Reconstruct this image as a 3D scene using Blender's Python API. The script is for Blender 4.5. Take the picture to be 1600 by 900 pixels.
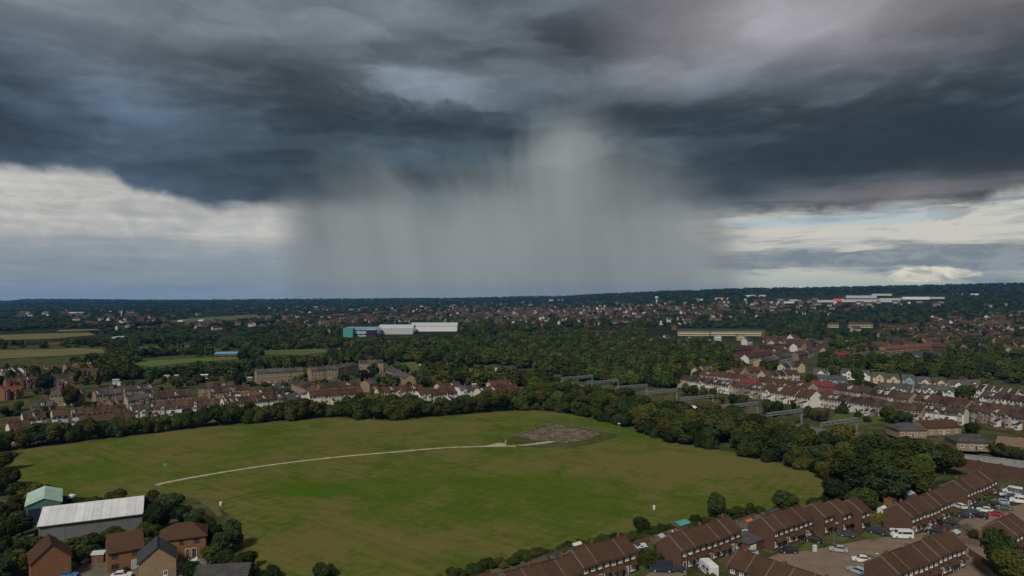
import bpy, bmesh, math, random
import numpy as np
from mathutils import Vector, Matrix
R = math.radians
for o in list(bpy.data.objects): bpy.data.objects.remove(o)
scene = bpy.context.scene
COL = scene.collection

# ------------------------------------------------------------------ camera
H, F, HOR = 62.0, 1067.0, 467.0          # drone height (m), focal length and horizon row measured in the 1600 px photograph
cam = bpy.data.cameras.new('Camera'); camo = bpy.data.objects.new('Camera', cam); COL.objects.link(camo)
camo.location = (0, 0, H); camo.rotation_euler = (R(90), 0, 0)
cam.sensor_width = 36; cam.lens = 36*F/1600; cam.shift_y = 17/1600
cam.clip_start = 1; cam.clip_end = 60000
scene.camera = camo
scene.view_settings.view_transform = 'Standard'; scene.view_settings.look = 'None'
scene.view_settings.gamma = 1; scene.view_settings.use_curve_mapping = False
scene.view_settings.exposure = 0.0
cy = scene.cycles
scene.render.engine = 'CYCLES'
cy.max_bounces = 5; cy.diffuse_bounces = 2; cy.glossy_bounces = 2; cy.transparent_max_bounces = 6; cy.volume_bounces = 1
cy.use_denoising = True
HAZE_D = 4.0e-5
cy.volume_step_rate = 1.0; cy.volume_max_steps = 64

# ------------------------------------------------------------------ node helper
class E:
    """a socket (or number) with arithmetic that adds Math nodes"""
    nt = None
    def __init__(s, v): s.v = v
    @staticmethod
    def op(kind, *a, clamp=False):
        n = E.nt.nodes.new('ShaderNodeMath'); n.operation = kind; n.use_clamp = clamp
        for i, x in enumerate(a):
            x = x.v if isinstance(x, E) else x
            if isinstance(x, (int, float)): n.inputs[i].default_value = x
            else: E.nt.links.new(x, n.inputs[i])
        return E(n.outputs[0])
    def __add__(a, b): return E.op('ADD', a, b)
    __radd__ = __add__
    def __sub__(a, b): return E.op('SUBTRACT', a, b)
    def __rsub__(a, b): return E.op('SUBTRACT', b, a)
    def __mul__(a, b): return E.op('MULTIPLY', a, b)
    __rmul__ = __mul__
    def __truediv__(a, b): return E.op('DIVIDE', a, b)
    def __rtruediv__(a, b): return E.op('DIVIDE', b, a)
def sstep(a, b, x):
    n = E.nt.nodes.new('ShaderNodeMapRange'); n.interpolation_type = 'SMOOTHSTEP'
    for i, q in enumerate((x, a, b)):
        q = q.v if isinstance(q, E) else q
        if isinstance(q, (int, float)): n.inputs[i].default_value = q
        else: E.nt.links.new(q, n.inputs[i])
    n.inputs[3].default_value = 0; n.inputs[4].default_value = 1
    return E(n.outputs[0])
def gauss(az, el, a0, e0, sa, se):
    u = (az-a0)/sa; v = (el-e0)/se
    return E.op('POWER', 2.71828, (u*u+v*v)*-1.0)
def comb(x, y, z=0.0):
    n = E.nt.nodes.new('ShaderNodeCombineXYZ')
    for i, q in enumerate((x, y, z)):
        q = q.v if isinstance(q, E) else q
        if isinstance(q, (int, float)): n.inputs[i].default_value = q
        else: E.nt.links.new(q, n.inputs[i])
    return E(n.outputs[0])
def noise(vec, scale, detail=5, rough=.55, dist=0.0):
    n = E.nt.nodes.new('ShaderNodeTexNoise'); n.noise_dimensions = '3D'
    n.inputs['Scale'].default_value = scale; n.inputs['Detail'].default_value = detail
    n.inputs['Roughness'].default_value = rough; n.inputs['Distortion'].default_value = dist
    E.nt.links.new(vec.v, n.inputs['Vector']); return E(n.outputs[0])
def mixc(f, a, b):
    n = E.nt.nodes.new('ShaderNodeMix'); n.data_type = 'RGBA'; n.clamp_factor = True
    for i, q in ((0, f), (6, a), (7, b)):
        q = q.v if isinstance(q, E) else q
        if isinstance(q, (int, float)): n.inputs[i].default_value = q
        elif isinstance(q, tuple): n.inputs[i].default_value = (*q, 1) if len(q) == 3 else q
        else: E.nt.links.new(q, n.inputs[i])
    return E(n.outputs[2])
def curve1(x, pts, lo, hi):
    """piecewise smooth curve through pts (x, y); y must be 0..1 scaled by the caller"""
    n = E.nt.nodes.new('ShaderNodeValToRGB'); r = n.color_ramp; r.interpolation = 'B_SPLINE' if False else 'EASE'
    while len(r.elements) < len(pts): r.elements.new(.5)
    for e, (px, py) in zip(r.elements, pts):
        e.position = (px-lo)/(hi-lo); e.color = (py, py, py, 1)
    E.nt.links.new(((x-lo)*(1/(hi-lo))).v, n.inputs[0]); return E(n.outputs[0])

# ------------------------------------------------------------------ sky: pale high cloud, storm cloud with a ragged base, clear gaps
SUN_EL, SUN_AZ = 44.0, -158.0            # light comes from behind the camera's left shoulder (azimuth from +Y, clockwise)
world = bpy.data.worlds.new('World'); scene.world = world; world.use_nodes = True
nt = world.node_tree; nt.nodes.clear(); E.nt = nt
tc = nt.nodes.new('ShaderNodeTexCoord'); sp = nt.nodes.new('ShaderNodeSeparateXYZ'); nt.links.new(tc.outputs['Generated'], sp.inputs[0])
X, Y, Z = E(sp.outputs[0]), E(sp.outputs[1]), E(sp.outputs[2])
DEG = 57.29578
az = E.op('ARCTAN2', X, Y)*DEG
el = E.op('ARCSINE', Z)*DEG
Zp = E.op('MAXIMUM', Z, 0.0)
plane = comb(X/(Zp+.13), Y/(Zp+.13), 0.0)              # cloud-layer coordinates: foreshortened towards the horizon
ang = comb(az*.1, el*.3, 0.0)                          # stretched along the horizon
n_big = noise(plane, .55, 3, .5, .4) - .5
n_mid = noise(plane, 1.25, 4, .5, .3) - .5
n_edge = noise(comb(az*.16, el*.3, 0.0), 1.1, 5, .6, .3) - .5
n_st = noise(comb(az*.045, el*.55, 3.0), 1.5, 5, .6, .5) - .5
n_st2 = noise(comb(az*.05, el*.55, 9.0), 2.2, 5, .6, .8) - .5
puff = noise(comb(az*.28, el*.45, 5.0), 1.5, 5, .6, .6) - .5
n_st3 = noise(comb(az*.14, el*.9, 13.0), 1.7, 5, .65, .6) - .5
# height of the storm cloud's ragged base above the horizon, degrees
base = curve1(az, [(-60,.80),(-38,.87),(-31,.88),(-28.5,.77),(-23,.705),(-17,.745),(-12,.72),(-5,.66),(4,.66),(10,.66),(16.5,.70),(25,.64),(30,.69),(33.5,.68),(37,.74),(60,.8)], -60, 60)*10.0
edge = el - base + n_edge*2.0 + n_mid*.6
soft = gauss(az, el, 0, 4, 12, 30)*3.5 + 1.0        # the base is blurred where rain falls out of it
storm = sstep(soft*-.4, soft*.6, edge)
# brightness of the storm cloud
up = sstep(9.0, 26.0, el + n_mid*5.0 + n_big*4)
br = .082 + up*.110 + n_big*.05*sstep(9, 18, el) + n_mid*.045*sstep(7.5, 15, el) + puff*.03
br = br + gauss(az, el + puff*2.5, -8.5, 17.2, 4.5, 1.6)*.10 + gauss(az, el + puff*3, -2.5, 16.0, 5, 1.3)*.07 + gauss(az, el, -11, 22.6, 6, 2.3)*.06
br = br + gauss(az, el, 21.5, 20.5, 11, 3.6)*.17 - gauss(az, el, 3.5, 20, 6, 2.6)*.08 + gauss(az, el, 16, 17, 5, 1.5)*.03 - gauss(az, el, -22, 17.5, 12, 2.2)*.05
br = br - gauss(az, el, 27, 11.8, 13, 2.8)*.095 + gauss(az, el, -28, 9.0, 12, 2.5)*.035 + gauss(az, el, -32, 19, 12, 4)*.085 - gauss(az, el, -14, 9.5, 10, 2.2)*.030
br = br + gauss(az, el + n_st2*3, 32, 8.0, 12, .9)*.075 + gauss(az, el + n_st2*2, 19, 7.5, 7, .4)*.05 + sstep(1.6, .1, edge)*(puff+.22)*.05 + n_st2*.025
br = br + gauss(az, el + n_st*3, -33, 13.4, 7, 1.0)*.03
# shelves and billows: soft-edged banks one above the other
warp = noise(comb(az*.06, el*.09, 2.0), 1.6, 3, .5)
shelf1 = noise(comb(az*.034 + warp*.4, el*.125 + warp*.45, 1.0), 1.9, 5, .5, .25) - .5
shelf2 = noise(comb(az*.085, el*.25 + warp*.5, 7.0), 1.6, 5, .54, .3) - .5
bill = sstep(-.04, .09, shelf1) - .5
bill2 = sstep(-.02, .12, shelf2) - .5
amp = sstep(5.5, 15, el)*.62 + .38
br = br + (bill*.040 + shelf1*.15 + bill2*.020 + shelf2*.080)*amp
# torn, paler openings with billowed edges: above the shaft, and higher up left of it
torn = sstep(.30, .62, gauss(az, el, 5.0, 12.1, 3.2, 1.6) + puff*1.1 + shelf2*.9)
torn2 = sstep(.30, .66, gauss(az, el, -7.5, 17.2, 6.0, 1.5) + puff*1.0 + shelf2*1.1)
br = br + torn*.060 + torn2*.060 - gauss(az, el + puff*2, 3.0, 15.6, 9, 1.6)*.065 - gauss(az, el + puff*2, -16, 13.0, 9, 1.8)*.03
bq = br - .048
br = (bq + E.op('SQRT', bq*bq + .0009))*.5 + .038      # no part of the cloud is quite black
blue = sstep(20, 12.0, el + n_mid*5)                 # lower parts of the storm are bluer, upper parts faintly mauve
left = sstep(-14, -30, az)
tint = mixc(blue, mixc(sstep(3, 15, az), (.85, 1.0, 1.15), (1.0, .985, 1.06)), mixc(left, (.68, 1.02, 1.28), (.68, 1.0, 1.42)))
tint = mixc(torn*.6, tint, (.94, 1.0, 1.03))
tint = mixc(gauss(az, el, 31, 7.6, 13, 1.6)*.95, tint, (1.1, 1.02, 1.03))
stormc = E.nt.nodes.new('ShaderNodeVectorMath'); stormc.operation = 'SCALE'
nt.links.new(tint.v, stormc.inputs[0]); nt.links.new(br.v, stormc.inputs['Scale'])
stormc = E(stormc.outputs[0])
# high pale cloud seen under the storm's base
pb = .42 + n_st*.70 + n_st3*.12 + puff*.45 + gauss(az, el + n_st*2, -20.5, 5.3, 5.0, .9)*.16 + gauss(az, el, -36, 6.4, 9, 2)*.05
pale = mixc(sstep(.22, .75, pb), (.36, .37, .37), (.64, .62, .565))
bluegrey = mixc(n_st2*1.8+.5, (.22, .27, .305), (.30, .345, .37))
low = sstep(6.4, 2.2, el + n_st*1.2 + puff*1.2)*sstep(-4, -12, az)                       # blue-grey air low on the left
pale = mixc(low, pale, bluegrey)
# on the right: grey-blue bars, a cream strip along the horizon
rgt = sstep(8, 17, az)
bars = sstep(-.16, .26, n_st2*1.1 + n_st*.7 + n_st3*.8 + gauss(az, el, 31, 2.9, 16, .85)*.42 + gauss(az, el, 36, 1.5, 8, .6)*.22 - gauss(az, el, 23, 1.3, 8, .6)*.5 - gauss(az, el, 30, 4.9, 12, .8)*.25)
rgtc = mixc(bars, mixc(sstep(3.2, .6, el), (.60, .585, .52), (.50, .52, .43)), mixc(sstep(-.15, .15, puff + n_st3), (.205, .24, .265), (.30, .325, .335)))
pale = mixc(rgt, pale, rgtc)
cum = sstep(.28, .55, gauss(az, el, 30.4, 1.9, 1.9, .62) + gauss(az, el, 33.2, 1.75, 1.6, .4)*.8 + puff*1.1 - .05)*sstep(20, 26, az)
pale = mixc(cum, pale, mixc(sstep(-.06, .14, puff + (el-1.9)*.12), (.40, .40, .36), (.80, .75, .58)))
# small dark scrap of cloud under the gap on the right
scrap = sstep(.25, .6, gauss(az, el, 32.3, 6.1, 1.6, .5) + puff*1.9 + n_st3)
pale = mixc(scrap*.5*sstep(24, 28, az), pale, (.20, .195, .205))
# far rain behind the near shaft: a murk with near-vertical, streaky sides
n_az = noise(comb(az*.24 + el*.06, el*.02, 21.0), 1.2, 4, .5) - .5
murk = sstep(-19.2, -15.0, az + n_az*3.0 + el*.12)*sstep(20.5, 14.5, az + n_az*4.0 + el*.1)
pale = mixc(murk*.93, pale, mixc(sstep(-.2, .2, n_az), (.095, .110, .118), (.165, .182, .186)))
gap = sstep(.35, .8, gauss(az, el + n_st*1.6, 20.5, 5.9, 5.0, .42) + gauss(az, el + n_st*1.5, 28.5, 6.0, 6.0, .75) + n_st*.5)   # clear sky through the gap
sky = nt.nodes.new('ShaderNodeTexSky'); sky.sky_type = 'NISHITA'; sky.sun_disc = False
sky.sun_elevation = R(SUN_EL); sky.sun_rotation = R(SUN_AZ); sky.air_density = 1.0; sky.dust_density = 1.2
b_sky = nt.nodes.new('ShaderNodeBackground'); b_sky.inputs[1].default_value = .085; nt.links.new(sky.outputs[0], b_sky.inputs[0])
b_pale = nt.nodes.new('ShaderNodeBackground'); b_pale.inputs[1].default_value = 1; nt.links.new(pale.v, b_pale.inputs[0])
b_storm = nt.nodes.new('ShaderNodeBackground'); b_storm.inputs[1].default_value = 1; nt.links.new(stormc.v, b_storm.inputs[0])
m1 = nt.nodes.new('ShaderNodeMixShader'); nt.links.new((gap*.55*sstep(15, 18, az)).v, m1.inputs[0]); nt.links.new(b_pale.outputs[0], m1.inputs[1]); nt.links.new(b_sky.outputs[0], m1.inputs[2])
m2 = nt.nodes.new('ShaderNodeMixShader'); nt.links.new(storm.v, m2.inputs[0]); nt.links.new(m1.outputs[0], m2.inputs[1]); nt.links.new(b_storm.outputs[0], m2.inputs[2])
world.cycles.sampling_method = 'MANUAL'; world.cycles.sample_map_resolution = 256
wo = nt.nodes.new('ShaderNodeOutputWorld'); nt.links.new(m2.outputs[0], wo.inputs[0])

sun = bpy.data.lights.new('Sun', 'SUN'); sun.energy = 2.75; sun.angle = R(10); sun.color = (1.0, .95, .87)
suno = bpy.data.objects.new('Sun', sun); COL.objects.link(suno)
sd = Vector((math.sin(R(SUN_AZ))*math.cos(R(SUN_EL)), math.cos(R(SUN_AZ))*math.cos(R(SUN_EL)), math.sin(R(SUN_EL))))
suno.rotation_euler = (-sd).to_track_quat('-Z', 'Y').to_euler(); suno.location = sd*500
# ------------------------------------------------------------------ rain shaft: a real volume of falling rain, 10 km off
def rain_shaft():
    bm = bmesh.new()
    ring = []
    N = 48
    for k in range(N):
        t = 2*math.pi*k/N
        ring.append((3700*math.copysign(abs(math.cos(t))**.35, math.cos(t)), 1700*math.copysign(abs(math.sin(t))**.35, math.sin(t))))
    lo = [bm.verts.new((x*1.0, y, 0)) for x, y in ring]
    hi = [bm.verts.new((x*.97, y, 3300)) for x, y in ring]
    bm.faces.new(list(reversed(lo))); bm.faces.new(hi)
    for k in range(N): bm.faces.new((lo[k], lo[(k+1) % N], hi[(k+1) % N], hi[k]))
    me = bpy.data.meshes.new('rain'); bm.to_mesh(me); bm.free()
    o = bpy.data.objects.new('rain', me); COL.objects.link(o); o.location = (0, 10000, -60)
    o['kind'] = 'stuff'; o['label'] = 'grey curtain of rain falling from the storm cloud to the horizon'; o['category'] = 'rain'
    m = bpy.data.materials.new('rain'); m.use_nodes = True; n = m.node_tree; n.nodes.clear(); E.nt = n
    tc = n.nodes.new('ShaderNodeTexCoord'); sp = n.nodes.new('ShaderNodeSeparateXYZ'); n.links.new(tc.outputs['Object'], sp.inputs[0])
    x, y, z = (E(sp.outputs[i])*.001 for i in range(3))           # kilometres
    xs = x + z*.14 - .10
    streak = noise(comb(xs*1.0, y*.12, z*.06), 1.6, 4, .55) - .5
    broad = noise(comb(xs*.55, 4.0, z*.16), 1.3, 2, .5) - .5
    rag = noise(comb(x*2.0, 2.0, z*2.2), 1.0, 5, .62) - .5
    # the shaft's top follows the cloud base: lower on both sides, highest right of the middle
    top = curve1(x, [(-3.37,0.415),(-3.00,0.516),(-2.67,0.596),(-2.34,0.651),(-1.97,0.670),(-1.64,0.664),(-1.41,0.627),(-1.03,0.658),(-0.56,0.670),(-0.09,0.701),(0.11,0.762),(0.33,0.836),(0.56,0.867),(0.89,0.891),(1.22,0.885),(1.42,0.817),(1.87,0.738),(2.34,0.630),(2.72,0.553),(3.09,0.473),(3.56,0.415)], -4, 4)*3.05
    fade = sstep(.12, -.34, z - top + rag*1.0)
    sides = sstep(-3.45, -2.6, xs + streak*1.0)*sstep(3.5, 2.4, xs + streak*1.0)
    
    d = fade*sides*(sstep(-.3, 1.5, top - z)*.6 + .4)*(.54 + streak*1.7 + broad*1.5)*(1.0 + sstep(1.2, 0, z)*.4)
    d = E.op('MAXIMUM', d, 0.0)*RAIN_D
    v = n.nodes.new('ShaderNodeVolumePrincipled'); v.inputs['Color'].default_value = (.85, .88, .875, 1); v.inputs['Anisotropy'].default_value = .0
    n.links.new(d.v, v.inputs['Density'])
    out = n.nodes.new('ShaderNodeOutputMaterial'); n.links.new(v.outputs[0], out.inputs['Volume'])
    me.materials.append(m)
RAIN_D = .00052
rain_shaft()
# ------------------------------------------------------------------ terrain
RAIL0 = Vector((152, 317)); RAILD = Vector((-.5, .866)); RAILN = Vector((.866, .5))
def smooth(a, b, x):
    t = min(1, max(0, (x-a)/(b-a))); return t*t*(3-2*t)
RIM = [(-1.6,30),(-.76,30),(-.735,34),(-.71,54),(-.45,52),(-.28,54),(-.12,64),(.05,82),(.14,105),(.25,116),(.375,128),(.56,139),(.75,150),(1.6,160)]
def gz(x, y):
    u = x/max(y, 300)
    if u <= RIM[0][0]: zr = RIM[0][1]
    elif u >= RIM[-1][0]: zr = RIM[-1][1]
    else:
        for (a, za), (b, zb) in zip(RIM, RIM[1:]):
            if a <= u <= b: zr = za + (zb-za)*smooth(a, b, u); break
    yr = 8300 + (4600-8300)*smooth(-.05, .35, u)
    z = zr*smooth(900, yr, y)
    if y > 2000: z += 6*math.sin(x*.0021+1)*math.sin(y*.0017)*smooth(2000, 4000, y)
    p = Vector((x, y)) - RAIL0
    s, l = p.dot(RAILD), abs(p.dot(RAILN))
    if l < 24 and -170 < s < 330: z -= 2.6*(1-smooth(15, 22, l))*smooth(-170, -140, s)*smooth(330, 290, s)
    return z
# ------------------------------------------------------------------ materials (procedural)
def material(name, col, col2=None, scale=.5, rough=.85, rnd=None, spec=.08, detail=4, ramp=(.35, .65), stretch=(1,1,1), bump=0.0, obj_coords=False, coat=0):
    """noise mix of two colours in world space; rnd = list of colours picked per object"""
    m = bpy.data.materials.new(name); m.use_nodes = True; n = m.node_tree; E.nt = n
    b = n.nodes['Principled BSDF']; b.inputs['Roughness'].default_value = rough; b.inputs['Specular IOR Level'].default_value = spec
    if coat: b.inputs['Coat Weight'].default_value = coat
    if obj_coords:
        t = n.nodes.new('ShaderNodeTexCoord'); pos = t.outputs['Object']
    else:
        g = n.nodes.new('ShaderNodeNewGeometry'); pos = g.outputs['Position']
    mp = n.nodes.new('ShaderNodeMapping'); mp.inputs['Scale'].default_value = stretch; n.links.new(pos, mp.inputs[0])
    fac = sstep(ramp[0], ramp[1], noise(E(mp.outputs[0]), scale, detail, .6))
    base = col
    if rnd:
        oi = n.nodes.new('ShaderNodeObjectInfo'); rp = n.nodes.new('ShaderNodeValToRGB'); r = rp.color_ramp; r.interpolation = 'CONSTANT'
        while len(r.elements) < len(rnd): r.elements.new(.5)
        for i, (e, c) in enumerate(zip(r.elements, rnd)): e.position = i/len(rnd); e.color = (*c, 1)
        n.links.new(oi.outputs['Random'], rp.inputs[0]); base = E(rp.outputs[0])
        mul = tuple(b_/max(a_, 1e-4) for a_, b_ in zip(col, col2 or col))
        vm = n.nodes.new('ShaderNodeVectorMath'); vm.operation = 'MULTIPLY'; n.links.new(base.v, vm.inputs[0]); vm.inputs[1].default_value = mul
        out = mixc(fac, base, E(vm.outputs[0]))
    else:
        out = mixc(fac, base, col2 or col)
    n.links.new(out.v, b.inputs['Base Color'])
    if bump:
        bp = n.nodes.new('ShaderNodeBump'); bp.inputs['Strength'].default_value = .6; bp.inputs['Distance'].default_value = bump
        n.links.new(fac.v, bp.inputs['Height']); n.links.new(bp.outputs[0], b.inputs['Normal'])
    return m
def striped(name, col, col2, axis_scale, width=.14, rough=.8, weather=(.8, 1.15), axis=2, spec=.08):
    """courses of tiles / boards / corrugation: dark joint lines every axis_scale metres along an object axis, plus weathering"""
    m = bpy.data.materials.new(name); m.use_nodes = True; n = m.node_tree; E.nt = n
    b = n.nodes['Principled BSDF']; b.inputs['Roughness'].default_value = rough; b.inputs['Specular IOR Level'].default_value = spec
    t = n.nodes.new('ShaderNodeTexCoord'); s = n.nodes.new('ShaderNodeSeparateXYZ'); n.links.new(t.outputs['Object'], s.inputs[0])
    c = E(s.outputs[axis])*(1/axis_scale); fr = E.op('FRACT', c)
    line = sstep(width, 0, fr)
    g = n.nodes.new('ShaderNodeNewGeometry')
    w = noise(E(g.outputs['Position']), .35, 5, .65); w2 = noise(E(g.outputs['Position']), 2.3, 3, .6)
    oi = n.nodes.new('ShaderNodeObjectInfo')
    k = (w*.9 + w2*.5 + E(oi.outputs['Random'])*.35 - .87)*(weather[1]-weather[0])*1.8 + (weather[0]+weather[1])/2
    basec = mixc(line, col, col2)
    moss = noise(E(g.outputs['Position']), 1.1, 5, .7)
    basec = mixc(sstep(.56, .72, moss)*.55, basec, (col[0]*.75+.012, col[1]*.95+.014, col[2]*.8+.004))
    vm = n.nodes.new('ShaderNodeVectorMath'); vm.operation = 'SCALE'; n.links.new(basec.v, vm.inputs[0]); n.links.new(k.v, vm.inputs['Scale'])
    n.links.new(vm.outputs[0], b.inputs['Base Color'])
    return m
def foliage(name, a, b_, c):
    m = bpy.data.materials.new(name); m.use_nodes = True; n = m.node_tree; E.nt = n
    b = n.nodes['Principled BSDF']; b.inputs['Roughness'].default_value = .9; b.inputs['Specular IOR Level'].default_value = .04
    oi = n.nodes.new('ShaderNodeObjectInfo'); g = n.nodes.new('ShaderNodeNewGeometry')
    r = E(oi.outputs['Random'])
    leaf = noise(E(g.outputs['Position']), .8, 3, .7)
    base = mixc(sstep(.1, .9, r), a, b_)
    base = mixc(sstep(.55, .8, leaf)*.7, base, c)
    base = mixc(sstep(.78, .95, E.op('FRACT', r*13.7))*.7, base, (.078, .066, .016))
    base = mixc(sstep(.80, .95, E.op('FRACT', r*29.3))*.6, base, (.028, .050, .026))
    k = E.op('FRACT', r*7.31)*.75 + .62
    vm = n.nodes.new('ShaderNodeVectorMath'); vm.operation = 'SCALE'; n.links.new(base.v, vm.inputs[0]); n.links.new(k.v, vm.inputs['Scale'])
    n.links.new(vm.outputs[0], b.inputs['Base Color'])
    return m
M = {}
M['leaf'] = foliage('leaf', (.0378, .0534, .0138), (.0671, .0687, .0172), (.0903, .0842, .0240))
M['leaf_wood'] = foliage('leaf_wood', (.0378, .0603, .0155), (.0704, .0903, .0206), (.0859, .0988, .0274))
M['leaf_dark'] = foliage('leaf_dark', (.0257, .0403, .0138), (.0387, .0498, .0155), (.0534, .0603, .0206))
M['leaf_lime'] = foliage('leaf_lime', (.0750, .0975, .0165), (.0638, .0900, .0150), (.0975, .1125, .0225))
M['leaf_hedge'] = foliage('leaf_hedge', (.0375, .0562, .0135), (.0562, .0675, .0150), (.0750, .0825, .0225))
M['leaf_yellow'] = foliage('leaf_yellow', (.19, .16, .025), (.16, .13, .02), (.22, .19, .04))
M['leaf_autumn'] = foliage('leaf_autumn', (.085, .050, .022), (.070, .044, .02), (.10, .06, .03))
M['leaf_purple'] = foliage('leaf_purple', (.020, .010, .014), (.022, .011, .014), (.032, .015, .02))
M['bark'] = material('bark', (.07, .05, .035), (.045, .034, .026), 3)
M['brick_brown'] = material('brick_brown', (.118, .068, .045), (.088, .052, .036), 2.2, .9, detail=6)
M['brick_orange'] = material('brick_orange', (.235, .118, .058), (.185, .094, .048), 2.0, .9, detail=6)
M['brick_tan'] = material('brick_tan', (.30, .215, .13), (.25, .18, .115), .8, .9, detail=6)
M['brick_red'] = material('brick_red', (.22, .085, .06), (.17, .07, .05), 1.2, .9, detail=6)
M['render'] = material('render', (.52, .50, .46), (.44, .42, .38), .6, .85, rnd=[(.68,.66,.62),(.56,.51,.42),(.66,.64,.60),(.46,.40,.32),(.62,.59,.53),(.72,.71,.68),(.50,.45,.37)])
M['render_mix'] = material('render_mix', (.40, .36, .30), (.33, .30, .25), .6, .85, rnd=[(.50,.47,.42),(.33,.27,.20),(.24,.15,.11),(.44,.40,.33),(.58,.56,.52),(.30,.23,.16),(.36,.31,.25),(.22,.12,.09)])
M['white_wall'] = material('white_wall', (.66, .65, .62), (.56, .55, .52), .5, .8)
M['cream_wall'] = material('cream_wall', (.52, .44, .27), (.44, .37, .23), .5, .8)
M['blue_wall'] = material('blue_wall', (.26, .33, .37), (.21, .28, .32), .5, .8)
M['roof_brown'] = striped('roof_brown', (.080, .044, .027), (.054, .031, .021), .34, .22)
M['roof_red'] = striped('roof_red', (.080, .038, .028), (.054, .027, .021), .34, .22, weather=(.55, 1.45))
M['roof_maroon'] = striped('roof_maroon', (.064, .041, .032), (.044, .029, .023), .34, .22, weather=(.45, 1.6))
M['roof_orange'] = striped('roof_orange', (.16, .066, .042), (.11, .046, .032), .34, .2)
M['roof_crimson'] = striped('roof_crimson', (.17, .042, .040), (.12, .032, .03), .34, .2)
M['roof_grey'] = striped('roof_grey', (.075, .070, .066), (.052, .049, .047), .34, .22, weather=(.55, 1.45))
M['roof_slate'] = striped('roof_slate', (.050, .054, .060), (.034, .037, .042), .3, .2)
M['roof_tan'] = striped('roof_tan', (.17, .115, .075), (.12, .08, .055), .34, .2)
M['sheet_white'] = striped('sheet_white', (.62, .62, .62), (.50, .50, .50), 1.05, .12, rough=.55, weather=(.84, 1.12), axis=0)
M['sheet_mint'] = striped('sheet_mint', (.36, .50, .41), (.29, .41, .34), .9, .12, rough=.6, axis=1)
M['sheet_teal'] = striped('sheet_teal', (.07, .15, .135), (.05, .11, .10), .6, .2, rough=.6, axis=0)
M['sheet_grey'] = striped('sheet_grey', (.16, .16, .162), (.115, .115, .118), .8, .12, rough=.6, axis=0)
M['verge'] = material('verge', (.185, .155, .138), (.15, .125, .112), 2)
M['frame'] = material('frame', (.74, .73, .70), (.64, .63, .60), 3, .5)
M['frame_dark'] = material('frame_dark', (.10, .08, .07), (.08, .065, .055), 3, .5)
M['door'] = material('door', (.10, .06, .05), (.08, .05, .04), 3, .5, rnd=[(.42,.41,.40),(.10,.03,.03),(.05,.06,.09),(.16,.09,.05),(.45,.44,.42)])
def glass(name, col, rough=.12):
    m = bpy.data.materials.new(name); m.use_nodes = True; b = m.node_tree.nodes['Principled BSDF']
    b.inputs['Base Color'].default_value = (*col, 1); b.inputs['Roughness'].default_value = rough; b.inputs['Specular IOR Level'].default_value = .6
    return m
M['glass'] = glass('glass', (.030, .034, .040))
M['glass_curtain'] = glass('glass_curtain', (.20, .20, .19), .3)
M['chimney'] = material('chimney', (.17, .085, .06), (.13, .07, .05), 2, .9)
M['pot'] = material('pot', (.28, .13, .08), (.22, .10, .06), 3)
M['concrete'] = material('concrete', (.30, .29, .27), (.22, .215, .205), .7)
M['steel'] = material('steel', (.21, .23, .225), (.16, .18, .175), .9, .5)
M['timber'] = material('timber', (.17, .115, .075), (.12, .085, .06), 1.2)
M['timber_grey'] = material('timber_grey', (.16, .145, .13), (.10, .09, .085), 1.2)
M['timber_gold'] = material('timber_gold', (.30, .17, .06), (.24, .14, .05), 1.2)
M['tyre'] = material('tyre', (.02, .02, .02), (.03, .03, .03), 4)
M['lightlens'] = glass('lightlens', (.6, .6, .58), .2)
M['taillens'] = glass('taillens', (.25, .01, .01), .2)
def paint(name, c):
    m = bpy.data.materials.new(name); m.use_nodes = True; b = m.node_tree.nodes['Principled BSDF']
    b.inputs['Base Color'].default_value = (*c, 1); b.inputs['Roughness'].default_value = .4; b.inputs['Coat Weight'].default_value = .4
    return m
for k, c in dict(white=(.68,.68,.67), silver=(.36,.37,.38), black=(.018,.018,.02), navy=(.02,.028,.06), grey=(.10,.105,.11), red=(.30,.02,.018), maroon=(.09,.02,.025), blue=(.03,.16,.42),
                 sky=(.32,.40,.45), yellow=(.52,.40,.05), teal=(.06,.30,.25), orange=(.75,.10,.03), green=(.05,.28,.18), lightgrey=(.45,.46,.46), darkgrey=(.05,.055,.06), skyblue=(.10,.32,.48), cream=(.55,.50,.36)).items():
    M['p_'+k] = paint('p_'+k, c)

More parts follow.
